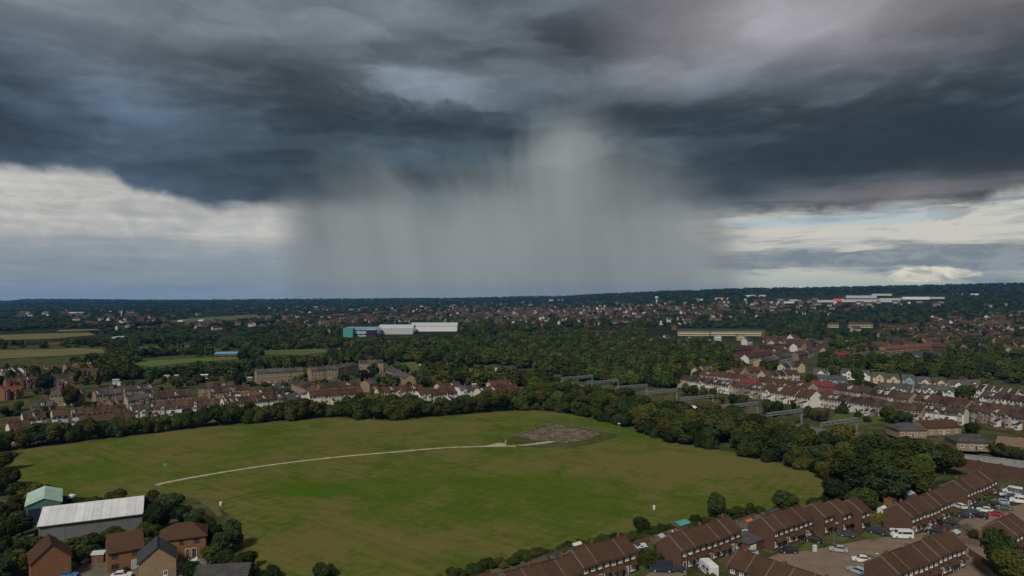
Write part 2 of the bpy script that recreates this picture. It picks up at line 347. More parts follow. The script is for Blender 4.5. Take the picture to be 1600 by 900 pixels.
# ------------------------------------------------------------------ mesh builder
class MB:
    def __init__(s): s.v = []; s.f = []; s.m = []
    def add(s, vs, fs, mi=0, mat=None):
        b = len(s.v)
        s.v += [tuple(mat @ Vector(p)) for p in vs] if mat is not None else [tuple(p) for p in vs]
        s.f += [tuple(i+b for i in f) for f in fs]; s.m += [mi]*len(fs)
    def box(s, x0, x1, y0, y1, z0, z1, mi=0, mat=None):
        s.add([(x0,y0,z0),(x1,y0,z0),(x1,y1,z0),(x0,y1,z0),(x0,y0,z1),(x1,y0,z1),(x1,y1,z1),(x0,y1,z1)],
              [(3,2,1,0),(4,5,6,7),(0,1,5,4),(1,2,6,5),(2,3,7,6),(3,0,4,7)], mi, mat)
    def bar(s, a, b, w, mi=0, w2=None):
        a, b = Vector(a), Vector(b); d = (b-a); L = d.length
        if L < 1e-6: return
        q = d.to_track_quat('Z', 'Y').to_matrix().to_4x4(); q.translation = a
        k = w/2; k2 = (w2 if w2 is not None else w)/2
        s.add([(-k,-k,0),(k,-k,0),(k,k,0),(-k,k,0),(-k2,-k2,L),(k2,-k2,L),(k2,k2,L),(-k2,k2,L)],
              [(3,2,1,0),(4,5,6,7),(0,1,5,4),(1,2,6,5),(2,3,7,6),(3,0,4,7)], mi, q)
    def cyl(s, a, b, r, r2=None, n=8, mi=0):
        a, b = Vector(a), Vector(b); d = b-a; L = d.length; r2 = r if r2 is None else r2
        q = d.to_track_quat('Z', 'Y').to_matrix().to_4x4(); q.translation = a
        vs = [(r*math.cos(2*math.pi*i/n), r*math.sin(2*math.pi*i/n), 0) for i in range(n)] + [(r2*math.cos(2*math.pi*i/n), r2*math.sin(2*math.pi*i/n), L) for i in range(n)]
        s.add(vs, [tuple(range(n-1,-1,-1)), tuple(range(n, 2*n))] + [(i, (i+1)%n, n+(i+1)%n, n+i) for i in range(n)], mi, q)
    def prism(s, poly, y0, y1, mi=0, mat=None):
        """polygon in x,z extruded along y"""
        n = len(poly)
        s.add([(x,y0,z) for x,z in poly]+[(x,y1,z) for x,z in poly], [tuple(range(n)), tuple(range(2*n-1,n-1,-1))]+[(i+n,(i+1)%n+n,(i+1)%n,i) for i in range(n)], mi, mat)
    def mesh(s, name, mats, smooth_=False):
        me = bpy.data.meshes.new(name); me.from_pydata(s.v, [], s.f)
        for m in (mats if isinstance(mats, (list, tuple)) else [mats]): me.materials.append(m)
        me.polygons.foreach_set('material_index', s.m)
        if smooth_: me.polygons.foreach_set('use_smooth', [True]*len(s.f))
        me.update(); return me
    def build(s, name, mats, parent=None, smooth_=False):
        o = bpy.data.objects.new(name, s.mesh(name, mats, smooth_)); COL.objects.link(o)
        if parent is not None: o.parent = parent
        return o
def tag(o, label=None, cat=None, group=None, kind=None):
    for k, v in (('label', label), ('category', cat), ('group', group), ('kind', kind)):
        if v: o[k] = v
    return o
def empty(name, loc=(0,0,0), rz=0):
    o = bpy.data.objects.new(name, None); COL.objects.link(o); o.location = loc; o.rotation_euler = (0,0,rz); return o
def copy_tree(root):
    """copy of a thing with copies of its parts and sub-parts (mesh data shared)"""
    r = root.copy(); COL.objects.link(r)
    for ch in root.children:
        c = ch.copy(); COL.objects.link(c); c.parent = r
        for g in ch.children:
            d = g.copy(); COL.objects.link(d); d.parent = c
    return r
def G(px, py, z=0.0):
    """ground point (height z) under a place measured in the photograph"""
    d = py-HOR; return Vector(((px-800)/d*(H-z), (H-z)*F/d))
ORD = ['first','second','third','fourth','fifth','sixth','seventh','eighth','ninth','tenth','eleventh','twelfth','thirteenth','fourteenth','fifteenth','sixteenth','seventeenth','eighteenth','nineteenth','twentieth']
rng = random.Random(7)
# ------------------------------------------------------------------ ground sheets
def lin(a, b, step): 
    n = max(1, int(round((b-a)/step))); return [a+(b-a)*i/n for i in range(n)]
def build_terrain():
    xs = lin(-9400, -400, 200)+lin(-400, 20, 60)+lin(20, 260, 5)+lin(260, 500, 40)+lin(500, 9400, 200)+[9400]
    ys = lin(-300, 170, 60)+lin(170, 600, 6)+lin(600, 1000, 50)+lin(1000, 4000, 100)+lin(4000, 9200, 130)+[9200]
    nx = len(xs)
    vs = [(x, y, gz(x, y)) for y in ys for x in xs]
    fs = [(j*nx+i, j*nx+i+1, (j+1)*nx+i+1, (j+1)*nx+i) for j in range(len(ys)-1) for i in range(nx-1)]
    me = bpy.data.meshes.new('terrain'); me.from_pydata(vs, [], fs)
    me.polygons.foreach_set('use_smooth', [True]*len(fs))
    o = bpy.data.objects.new('terrain', me); COL.objects.link(o); tag(o, kind='structure')
    m = bpy.data.materials.new('terrain'); m.use_nodes = True; n = m.node_tree; E.nt = n
    b = n.nodes['Principled BSDF']; b.inputs['Roughness'].default_value = 1.0; b.inputs['Specular IOR Level'].default_value = 0.0
    g = n.nodes.new('ShaderNodeNewGeometry'); pos = E(g.outputs['Position'])
    s = n.nodes.new('ShaderNodeSeparateXYZ'); n.links.new(pos.v, s.inputs[0])
    # gardens and yards nearby, patchwork fields far off
    near = mixc(sstep(.42, .6, noise(pos, .09, 5, .65)), (.042, .054, .014), (.095, .078, .05))
    vo = n.nodes.new('ShaderNodeTexVoronoi'); vo.inputs['Scale'].default_value = .0034; vo.feature = 'F1'
    mp = n.nodes.new('ShaderNodeMapping'); mp.inputs['Scale'].default_value = (.55, 1, 1); n.links.new(pos.v, mp.inputs[0]); n.links.new(mp.outputs[0], vo.inputs['Vector'])
    sc = n.nodes.new('ShaderNodeSeparateColor'); n.links.new(vo.outputs['Color'], sc.inputs[0])
    rp = n.nodes.new('ShaderNodeValToRGB'); r = rp.color_ramp; r.interpolation = 'CONSTANT'
    cols = [(.0220,.0286,.0099),(.0303,.0363,.0121),(.0187,.0253,.0099),(.0468,.0440,.0187),(.0253,.0330,.0110),(.0352,.0352,.0154),(.0198,.0264,.0099)]
    while len(r.elements) < len(cols): r.elements.new(.5)
    for i, (e, c) in enumerate(zip(r.elements, cols)): e.position = i/len(cols); e.color = (*c, 1)
    n.links.new(sc.outputs[0], rp.inputs[0])
    far = mixc(noise(pos, .02, 4, .6), E(rp.outputs[0]), (.026, .034, .014))
    n.links.new(mixc(sstep(800, 1100, E(s.outputs[1])), near, far).v, b.inputs['Base Color'])
    me.materials.append(m)
build_terrain()
def sheet(name, pts, mat, z=.02, cat=None, follow=False, sub=0):
    bm = bmesh.new()
    vs = [bm.verts.new((p[0], p[1], 0)) for p in pts]
    f = bm.faces.new(vs)
    if f.normal.z < 0 or f.calc_area() == 0: pass
    bm.normal_update()
    if f.normal.z < 0: f.normal_flip()
    bmesh.ops.triangulate(bm, faces=bm.faces[:])
    for _ in range(sub): bmesh.ops.subdivide_edges(bm, edges=bm.edges[:], cuts=1, use_grid_fill=True)
    for v in bm.verts: v.co.z = z + (gz(v.co.x, v.co.y) if follow else 0)
    me = bpy.data.meshes.new(name); bm.to_mesh(me); bm.free(); me.materials.append(mat)
    o = bpy.data.objects.new(name, me); COL.objects.link(o); tag(o, kind='structure'); return o
def pxpoly(l): return [G(*p) for p in l]
def grass_material():
    m = bpy.data.materials.new('park_grass'); m.use_nodes = True; n = m.node_tree; E.nt = n
    b = n.nodes['Principled BSDF']; b.inputs['Roughness'].default_value = 1.0; b.inputs['Specular IOR Level'].default_value = 0.0
    g = n.nodes.new('ShaderNodeNewGeometry'); pos = E(g.outputs['Position'])
    s = n.nodes.new('ShaderNodeSeparateXYZ'); n.links.new(pos.v, s.inputs[0]); x, y = E(s.outputs[0]), E(s.outputs[1])
    w = noise(pos, .012, 4, .6, .6)
    w2 = noise(comb(x, y*.55, 0.0), .034, 5, .62, .5)
    fine = noise(pos, .45, 5, .7)
    # mower passes: faint parallel streaks
    st = noise(comb((x*.62+y*.78)*.55, (x*.78-y*.62)*.012, 2.0), 1.0, 3, .6)
    stripe = E.op('SINE', (x*.80-y*.60)*1.5 + w*9.0)*sstep(.42, .66, noise(pos, .018, 2, .5))
    stripe2 = E.op('SINE', (x*.24+y*.97)*1.25 + w*7.0)*sstep(.45, .7, noise(comb(x, y, 40.0), .015, 2, .5))
    st2 = noise(comb((x*.95+y*.3)*.012, (x*.3-y*.95)*.35, 6.0), 1.0, 3, .6)
    def spot(cx, cy, rx, ry): return gauss(x, y, cx, cy, rx, ry)
    P = lambda px, py: G(px, py)
    dry = (w2-.5)*1.7 + (w-.5)*1.0 + .30 + (st-.5)*.6 + (st2-.5)*.30 + (fine-.5)*.9 + (noise(pos, .11, 4, .6, .4)-.5)*1.3 + stripe*.14 + stripe2*.08
    for px, py, rx, ry, k in ((1060,730,46,26,.42),(960,712,26,14,.18),(420,860,13,12,.30),(470,795,26,12,.16),(560,690,30,14,.22),(300,680,22,9,.22),(330,770,14,8,.30),(640,850,26,10,.18),(1180,770,30,12,.22),(760,735,40,9,.20),(880,880,22,8,.15),(640,662,40,5,.2),
                              (490,765,16,9,-.42),(830,760,44,22,-.42),(160,735,26,12,-.34),(640,880,18,8,-.2),(480,690,20,12,-.15),(1000,682,30,12,-.3),(1230,745,26,14,-.18),(700,800,40,12,-.2),(860,655,40,8,-.1)):
        c = P(px, py); dry = dry + spot(c.x, c.y, rx, ry)*k
    green = mixc(sstep(.3, .7, noise(pos, .05, 3, .6)), (.060, .094, .010), (.084, .108, .017))
    brown = mixc(sstep(.3, .7, fine), (.152, .132, .044), (.108, .102, .030))
    c = mixc(sstep(.0, .66, dry), green, brown)
    c = mixc(sstep(.12, .62, spot(P(490,765).x, P(490,765).y, 15, 8) + spot(P(830,755).x, P(830,755).y, 36, 18)*.35 + (fine-.5)*.5 + (w2-.5)*.8), c, (.060, .104, .008))
    k = (fine-.5)*.7 + (noise(pos, 1.6, 3, .7)-.5)*.6 + (st-.5)*.35 + .98
    vm = n.nodes.new('ShaderNodeVectorMath'); vm.operation = 'SCALE'; n.links.new(c.v, vm.inputs[0]); n.links.new(k.v, vm.inputs['Scale'])
    n.links.new(vm.outputs[0], b.inputs['Base Color'])
    return m
M['park'] = grass_material()
M['dry_grass'] = material('dry_grass', (.155, .135, .045), (.11, .105, .035), .02, .95, stretch=(.4,1,1), spec=.1)
M['pitch'] = material('pitch', (.075, .14, .018), (.085, .125, .025), .03, .95, spec=.1)
M['meadow'] = material('meadow', (.10, .11, .035), (.075, .085, .028), .03, .95, spec=.1)
M['lawn'] = material('lawn', (.065, .090, .018), (.09, .10, .028), .4, .95, spec=.1)
M['garden'] = material('garden', (.060, .068, .022), (.13, .11, .085), .35, .95, detail=5, ramp=(.45,.6), spec=.1)
M['paving'] = material('paving', (.205, .152, .110), (.155, .116, .085), .16, .9, detail=7, ramp=(.3,.7))
M['asphalt'] = material('asphalt', (.075, .072, .070), (.055, .054, .053), .5, .9, detail=6)
M['gravel_path'] = material('gravel_path', (.42, .37, .28), (.33, .29, .21), .35, .95, detail=6)
M['rubble'] = material('rubble', (.150, .112, .085), (.075, .070, .028), .16, .95, detail=7, ramp=(.42,.6))
M['ballast'] = material('ballast', (.105, .085, .068), (.075, .062, .052), .9, .95)
park = sheet('field', pxpoly([(20,705),(120,692),(330,667),(430,660),(520,653),(620,658),(700,650),(820,641),(900,646),(970,664),(1040,688),(1150,708),(1290,740),(1310,762),(1300,790),(1180,806),(1120,812),(1000,845),(860,880),(740,915),(640,960),(420,960),(385,880),(375,815),(320,780),(235,775),(150,785),(60,775),(10,752),(0,725)]), M['park'], .03)
tag(park, 'wide mown park field patched with green and dry grass')
def ribbon(name, pts, w, mat, z, w1=None, rag=0.0):
    mb = MB(); n = len(pts); L = []
    for i, p in enumerate(pts):
        t = (pts[min(i+1, n-1)]-pts[max(i-1, 0)]).normalized(); nn = Vector((-t.y, t.x)); ww = (w if w1 is None else w+(w1-w)*i/(n-1))*(1+rag*math.sin(i*2.7+math.sin(i*1.3)*2))
        L.append((p+nn*ww/2, p-nn*ww/2))
    for a, b in zip(L, L[1:]):
        mb.add([(a[0].x,a[0].y,z),(a[1].x,a[1].y,z),(b[1].x,b[1].y,z),(b[0].x,b[0].y,z)], [(0,1,2,3)])
    o = mb.build(name, mat); tag(o, kind='structure'); return o
def spline(pts, k=8):
    out = []
    for i in range(len(pts)-1):
        p0, p1, p2, p3 = pts[max(i-1,0)], pts[i], pts[i+1], pts[min(i+2,len(pts)-1)]
        for j in range(k):
            t = j/k; out.append(.5*((2*p1)+(p2-p0)*t+(2*p0-5*p1+4*p2-p3)*t*t+(3*p1-p0-3*p2+p3)*t**3))
    out.append(pts[-1]); return out
ribbon('path', spline([G(244,758.5),G(262,753.6),G(330,741),G(420,727),G(520,715),G(620,706),G(700,699.5),G(775,697.5),G(812,697)], 16), 1.75, M['gravel_path'], .06, rag=.22)
ribbon('path', spline([G(802,697.5),G(830,694.5),G(866,689.5)]), 2.6, M['gravel_path'], .065, 3.2)
sheet('path', pxpoly([(752,698.6),(778,692),(790,692.5),(792,697.8)]), M['gravel_path'], .07)
# bare strip in front of the shrubs by the sheds
sheet('path', pxpoly([(298,775),(316,772),(336,786),(348,805),(340,808),(325,792)]), material('bare_earth', (.135,.105,.045), (.09,.088,.025), .3, ramp=(.4,.6)), .055)
# far fields and pitches
for i, (pl, mt) in enumerate([
    ([(-40,563),(-40,549),(60,547),(120,545),(160,546),(163,552),(90,557)], 'dry_grass'),
    ([(-40,533),(-40,525),(60,522),(140,520),(150,524),(80,530)], 'dry_grass'),
    ([(88,519),(95,516),(150,515),(158,517)], 'dry_grass'),
    ([(205,570),(232,564),(372,557.5),(374,562),(300,567),(236,574)], 'pitch'),
    ([(404,554),(412,548.5),(536,544),(546,547.5),(470,556)], 'meadow'),
    ([(205,547),(212,544),(300,540),(310,543)], 'meadow'),
    ([(245,505),(300,499),(400,494),(410,499),(330,504)], 'meadow'),
    ([(620,600),(612,575),(640,566),(720,570),(800,585),(810,600)], 'meadow'),
    ([(1298,655),(1310,645),(1385,648),(1392,660),(1330,668)], 'lawn')]):
    sheet('field', pxpoly(pl), M[mt], .5 if i != 8 else .15, follow=True, sub=3)
# ------------------------------------------------------------------ trees
def ico(sub=1):
    bm = bmesh.new(); bmesh.ops.create_icosphere(bm, subdivisions=sub, radius=1); v = [p.co.copy() for p in bm.verts]; f = [[p.index for p in q.verts] for q in bm.faces]; bm.free(); return v, f
ICO1, ICO2 = ico(1), ico(2)
def crown_mesh(name, seed, n, leaf, mat, shape='round', core=.80):
    """crown of a tree 10 m tall: lobes filled and clad with leaf-clump faces"""
    r = np.random.default_rng(seed)
    lobes = []
    if shape == 'round':
        k = 13
        for i in range(k):
            a = r.uniform(0, 2*math.pi); t = r.uniform(0, 1)**.6; zz = r.uniform(-1, 1)
            rad = math.sqrt(max(.05, 1-zz*zz*.8))
            lobes.append((2.9*rad*t*math.cos(a), 2.9*rad*t*math.sin(a), 5.7+2.75*zz, r.uniform(1.15, 2.0)))
        lobes.append((0, 0, 5.6, 2.7))
    elif shape == 'bush':
        for i in range(11):
            a = r.uniform(0, 2*math.pi); t = r.uniform(0, 1)**.5
            lobes.append((4.2*t*math.cos(a), 4.2*t*math.sin(a), r.uniform(1.6, 6.6)*(1-.35*t)+.4, r.uniform(1.7, 2.7)))
        lobes.append((0, 0, 3.4, 3.4))
    elif shape == 'cone':
        for i in range(14):
            h = i/13; rr = 2.5*(1-h)+.25
            a = r.uniform(0, 2*math.pi); lobes.append((rr*.35*math.cos(a), rr*.35*math.sin(a), 1.2+8.2*h, max(.45, rr*.85)))
    L = np.array(lobes); w = L[:,3]**2; w = w/w.sum()
    idx = r.choice(len(L), size=n*2, p=w)
    d = r.normal(size=(n*2, 3)); d[:,2] += .25; d /= np.linalg.norm(d, axis=1)[:,None]
    p = L[idx,:3] + d*(L[idx,3]*r.uniform(.78, 1.08, n*2))[:,None]
    dist = np.linalg.norm(p[:,None,:]-L[None,:,:3], axis=2)/L[None,:,3]
    dist[np.arange(n*2), idx] = 9
    keep = (dist.min(1) > .72) & (p[:,2] > .4)
    p, d = p[keep][:n], d[keep][:n]
    nn = d + r.normal(size=d.shape)*.55; nn /= np.linalg.norm(nn, axis=1)[:,None]
    t = np.cross(nn, r.normal(size=nn.shape)); t /= np.linalg.norm(t, axis=1)[:,None]; b = np.cross(nn, t)
    s = r.uniform(.6, 1.25, len(p))[:,None]*leaf
    quad = np.stack([p-t*s*.6-b*s*.25, p+t*s*.1-b*s*.62+nn*s*.12, p+t*s*.62+b*s*.15, p-t*s*.12+b*s*.6+nn*s*.12], 1).reshape(-1, 3)
    vs = [tuple(q) for q in quad]; fs = [(4*i, 4*i+1, 4*i+2, 4*i+3) for i in range(len(p))]
    for x, y, z, rr in lobes:
        b0 = len(vs)
        for v in ICO1[0]:
            q = v*rr*core*random.Random(hash((round(v.x,3), round(v.y,3), seed, round(x,2)))).uniform(.85, 1.08); vs.append((q.x+x, q.y+y, max(.3, q.z+z)))
        fs += [tuple(i+b0 for i in f) for f in ICO1[1]]
    me = bpy.data.meshes.new(name); me.from_pydata(vs, [], fs); me.materials.append(mat); me.update(); return me
def trunk_mesh(name, seed):
    r = random.Random(seed); mb = MB()
    p = Vector((0,0,-.5)); rad = .34
    pts = [p, Vector((r.uniform(-.1,.1), r.uniform(-.1,.1), 1.6)), Vector((r.uniform(-.25,.25), r.uniform(-.25,.25), 3.6)), Vector((r.uniform(-.4,.4), r.uniform(-.4,.4), 6.4))]
    rs = [.36, .26, .20, .09]
    for a, b, ra, rb in zip(pts, pts[1:], rs, rs[1:]): mb.cyl(a, b, ra, rb, 7)
    for k in range(4):
        a = r.uniform(0, 6.28); z0 = r.uniform(2.2, 4.2); q = Vector((math.cos(a)*r.uniform(1.4,2.2), math.sin(a)*r.uniform(1.4,2.2), z0+r.uniform(1.6,2.6)))
        mb.cyl(pts[1].lerp(pts[2], (z0-1.6)/2.6), q, .12, .05, 5)
    return mb.mesh(name, M['bark'])
TRUNKS = [trunk_mesh('trunk', 40+i) for i in range(3)]
CROWNS = {}
for key, mat, shape, cnt in (('leaf','leaf','round',6),('wood','leaf_wood','round',4),('dark','leaf_dark','round',2),('lime','leaf_lime','round',1),('bush','leaf_hedge','bush',4),('bushdark','leaf_dark','bush',2),('shrub','leaf','bush',3),
                             ('yellow','leaf_yellow','bush',1),('autumn','leaf_autumn','round',1),('purple','leaf_purple','round',1),('conifer','leaf_dark','cone',2),('limecone','leaf_lime','cone',1)):
    CROWNS[key] = [crown_mesh('crown', 11*i+len(key)*7+len(mat), 2600 if shape != 'cone' else 1700, .52, M[mat], shape) for i in range(cnt)]
TREE_XY = []
def tree(p, h, w=None, key='leaf', label='tree', cat='tree', group=None, name=None, rnd=rng):
    w = w or h*.8
    name = name or {'bush':'shrub','bushdark':'shrub','shrub':'shrub','yellow':'hedge','conifer':'conifer_tree','limecone':'conifer_tree'}.get(key, 'broadleaf_tree')
    sxy = w/8.4 if key in ('leaf','wood','dark','lime','autumn','purple') else (w/11.5 if key in ('bush','bushdark','shrub','yellow') else w/5.6)
    hz = {'bush':8.6,'bushdark':8.6,'shrub':8.6,'yellow':8.6}.get(key, 10.0)
    e = empty(name, (p[0], p[1], gz(p[0], p[1])), rnd.uniform(0, 6.28)); e.scale = (sxy, sxy*rnd.uniform(.9,1.1), h/hz)
    c = bpy.data.objects.new('crown', rnd.choice(CROWNS[key])); COL.objects.link(c); c.parent = e
    t = bpy.data.objects.new('trunk', rnd.choice(TRUNKS)); COL.objects.link(t); t.parent = e
    tag(e, label, cat, group); TREE_XY.append((p[0], p[1])); return e
def along(pts, step):
    out = []; carry = 0
    for a, b in zip(pts, pts[1:]):
        L = (b-a).length; s = carry
        while s < L: out.append(a.lerp(b, s/L)); s += step
        carry = s-L
    return out
def inside(p, poly):
    c = False; n = len(poly)
    for i in range(n):
        a, b = poly[i], poly[(i+1) % n]
        if (a.y > p[1]) != (b.y > p[1]) and p[0] < (b.x-a.x)*(p[1]-a.y)/(b.y-a.y)+a.x: c = not c
    return c
rt = random.Random(21)
# belt along the far edge of the field, left to middle
edge_l = pxpoly([(-30,709),(120,691),(330,665.5),(430,659),(520,652),(620,656.5),(700,649),(835,639)])
for row, (off, step) in enumerate(((2.0, 4.2), (7.0, 4.6))):
    for p in along(edge_l, step):
        d = p.normalized(); q = p + d*(off + rt.uniform(-1.5, 1.5)) + Vector((rt.uniform(-1.5,1.5), 0))
        fx = p.x/p.y*F+800
        h = rt.uniform(6.4, 9.6) + (2.2 if 560 < fx < 660 or 740 < fx else 0) + (.8 if row else 0)
        if 100 < fx < 330 and row: h *= .85
        key = 'shrub' if rt.random() < .2 and row == 0 else ('lime' if rt.random() < .02 else ('dark' if rt.random() < .15 else 'leaf'))
        if row and rt.random() < .25: continue
        where = next(t for m_, t in ((90,'at the left picture edge'),(210,'before the long white terrace'),(345,'before the cream terrace'),(450,'before the terrace by the car park'),(570,'left of the white orange-roofed pair'),(660,'below the copper beech'),(745,'before the bright white terrace'),(9999,'nearest the rubble plot')) if fx < m_)
        size = 'tall' if h > 9.5 else ('low' if h < 7.6 else 'mid-sized')
        tone = {'dark':'very dark','lime':'yellow-green'}.get(key, 'olive green')
        lab = f'{size} {tone} tree on the far field edge {where}'
        tree(q, h, h*rt.uniform(.95, 1.3), key, lab if key != 'shrub' else f'rounded shrub on the far field edge {where}', 'tree' if key != 'shrub' else 'shrub',
             'trees along the far edge of the field' if key != 'shrub' else 'shrubs along the far edge of the field', rnd=rt)
# belt between the field and the railway
belt = pxpoly([(835,638),(900,645),(970,662),(1040,687),(1150,707),(1292,740),(1312,764),(1360,776),(1430,766),(1492,742),(1500,700),(1420,690),(1340,690),(1270,680),(1180,658),(1100,640),(1040,626),(960,610),(880,602),(830,606)])
bx = [p.x for p in belt]; by = [p.y for p in belt]
pts = []; tries = 0
while tries < 9000 and len(pts) < 175:
    tries += 1
    q = Vector((rt.uniform(min(bx), max(bx)), rt.uniform(min(by), max(by))))
    l = (q-RAIL0).dot(RAILN)
    if not inside(q, belt) or l > -16.5: continue
    if any((q-o_).length < (6.2 if q.y < 400 else 8) for o_ in pts): continue
    pts.append(q)
for q in pts:
    l = -(q-RAIL0).dot(RAILN)
    h = (3.2 + (l-16)*.24 if l < 42 else rt.uniform(9.0, 12.0))*rt.uniform(.85, 1.12)
    fx = q.x/q.y*F+800
    if 1340 < fx < 1480 and l > 30: h *= 1.15
    key = rt.choices(['leaf','dark','lime','wood'], [6, 2, .25, 1.2])[0]
    where = next(t for m_, t in ((930,'behind the rubble plot'),(1010,'below the sixth gantry'),(1075,'below the fifth gantry'),(1140,'below the fourth gantry'),(1200,'below the third gantry'),(1270,'below the second gantry'),(1330,'below the nearest gantry'),(1420,'behind the broad pale bush'),(9999,'behind the long brick terrace')) if fx < m_)
    size = 'tall' if h > 11 else ('low' if h < 7.5 else 'mid-sized')
    tone = {'dark':'very dark','lime':'yellow-green','wood':'fresh green'}.get(key, 'olive green')
    row_ = 'on the field side' if l > 45 else ('beside the tracks' if l < 28 else 'deep in the belt')
    tree(q, h, h*rt.uniform(.95, 1.2), key, f'{size} {tone} tree {where}, {row_}', 'tree', 'trees between the field and the railway', rnd=rt)
for p in along(pxpoly([(838,640.5),(900,648),(970,665),(1040,690),(1150,710.5),(1290,743),(1308,764)]), 5.2):
    q = p + Vector((rt.uniform(-1,1), rt.uniform(0, 2.5)))
    if rt.random() < .8: tree(q, rt.uniform(4.5, 7.5), rt.uniform(5.5, 8), rt.choice(['shrub','leaf','leaf','bushdark']), 'leafy low tree fringing the field ' + next(t for m_, t in ((1000,'behind the rubble plot'),(1150,'right of the rubble plot'),(9999,'towards the brick terraces')) if q.x/q.y*F+800 < m_), 'tree', 'trees fringing the field below the railway', name='broadleaf_tree', rnd=rt)
# trees beyond the railway in front of the right-hand town
for px, py, h, key in ((1072,618,8,'leaf'),(1085,620,8,'dark'),(1100,622,7,'leaf'),(1113,624,7,'leaf'),(1128,630,5,'leaf'),(1147,634,8,'dark'),(1160,636,8,'leaf'),(1196,645,9,'leaf'),(1206,648,9,'dark'),(1216,640,5,'leaf'),(1262,652,6,'leaf'),(1275,655,6,'shrub'),(1290,652,5,'leaf'),
                       (1318,646,7.5,'conifer'),(1340,652,4,'shrub'),(1385,660,8,'leaf'),(1395,662,8.5,'leaf'),(1408,664,7,'leaf'),(1420,662,6,'dark'),(1355,660,4,'shrub'),(1515,680,6,'dark'),(1525,678,5,'dark'),(1240,640,5,'leaf'),(1230,648,5,'leaf'),
                       (1532,712,6,'leaf'),(1545,712,6,'leaf'),(1558,714,5.5,'leaf'),(1570,716,5.5,'dark'),(1584,718,5,'leaf'),(1598,722,5,'leaf'),(1520,706,6,'leaf'),(1610,724,5,'leaf')):
    q = G(px, py); l = (q-RAIL0).dot(RAILN)
    if -17 < l < 17: q += RAILN*(17.5-l)
    tree(q, h, h*.95, key, {'conifer':'dark pointed conifer standing alone beyond the railway','dark':'dark round tree standing between the railway and the terraces beyond it','shrub':'low wide shrub on the far bank of the railway'}.get(key, 'green broadleaf tree between the railway and the terraces beyond it'), 'shrub' if key == 'shrub' else 'tree', 'trees on the far side of the railway' if key != 'conifer' else None, rnd=rt)
tree(G(1286,658), 6.5, 5.5, 'autumn', 'orange-brown autumn tree beside the far bank of the railway', rnd=rt)
tree(G(572,604), 11.5, 11, 'purple', 'near-black copper beech standing among the left-hand houses', rnd=rt)
tree(G(1114,573), 16, 11, 'limecone', 'bright yellow-green conical tree above the right-hand terraces', rnd=rt)
tree(G(163,632), 9, 11, 'lime', 'broad yellow-green tree behind the long white terrace', rnd=rt)
tree(G(108,636), 13, 11, 'autumn', 'tall russet tree behind the long white terrace', rnd=rt)
tree(G(70,612), 12, 15, 'dark', 'very dark round tree among the tan houses far left', rnd=rt)
tree(G(277,608), 9, 11, 'dark', 'dark round tree in the gardens behind the left terraces', rnd=rt)
tree(G(1508,626), 9.5, 16, 'lime', 'wide yellow-green tree among the roofs of the right-hand town', rnd=rt)
tree(G(1345,606), 6, 20, 'shrub', 'long low clump of shrubs before the white gabled houses', 'shrub', rnd=rt)
tree(G(1268,606), 10, 12, 'dark', 'dark tree between the grey and white gabled houses', rnd=rt)
# lone trees round the near estate
for px, py, h, w, key, lab in (
    (1120,810,7.2,7.8,'dark','round dark tree on the field edge behind the brick terraces'),
    (1001,836,5.0,5.2,'dark','small dark tree by the hedge behind the dark van'),
    (1086,822,3.6,4.2,'shrub','low bush between two trees behind the green shed'),
    (1150,812,4.0,4.0,'leaf','small thin tree between the round dark tree and the terrace'),
    (1174,808,3.8,4.2,'leaf','small ragged tree behind the garden sheds'),
    (1225,801,6.8,9.0,'dark','wide dark tree rising behind the middle brick terrace'),
    (1272,792,3.4,5.0,'shrub','low bush between two wide dark trees on the field edge'),
    (1303,788,8.2,8.8,'dark','tall dark tree behind the three stepped houses'),
    (1347,794,6.5,10,'bush','broad pale green bush between the stepped houses and the long terrace'),
    (1390,785,12,13,'leaf','large full tree at the end of the belt near the long terrace'),
    (1435,775,12,12,'wood','yellowish full tree behind the long brick terrace'),
    (1562,912,12.5,8.0,'wood','tall bright green tree in front of the parking court'),
    (1580,925,9.5,7.5,'leaf','lower green tree beside the tall one at the parking court'),
    (950,897,4.0,4.4,'dark','dark clipped shrub in front of the lower brick terrace'),
    (1112,905,1.8,2.6,'bush','tiny green bush under the lamp post'),
    (505,903,3.4,6.0,'bushdark','dark shrub cut by the lower picture edge on the field'),
    (425,902,3.0,4.5,'bushdark','dark shrub at the lower left corner of the field'),
    (1500,762,3.4,5.0,'shrub','bush behind the far end of the long terrace'),
    (1462,770,4.0,6,'shrub','bush at the foot of the belt behind the long terrace')):
    tree(G(px, py), h, w, key, lab, 'shrub' if key in ('shrub','bush','bushdark') else 'tree', rnd=rt)
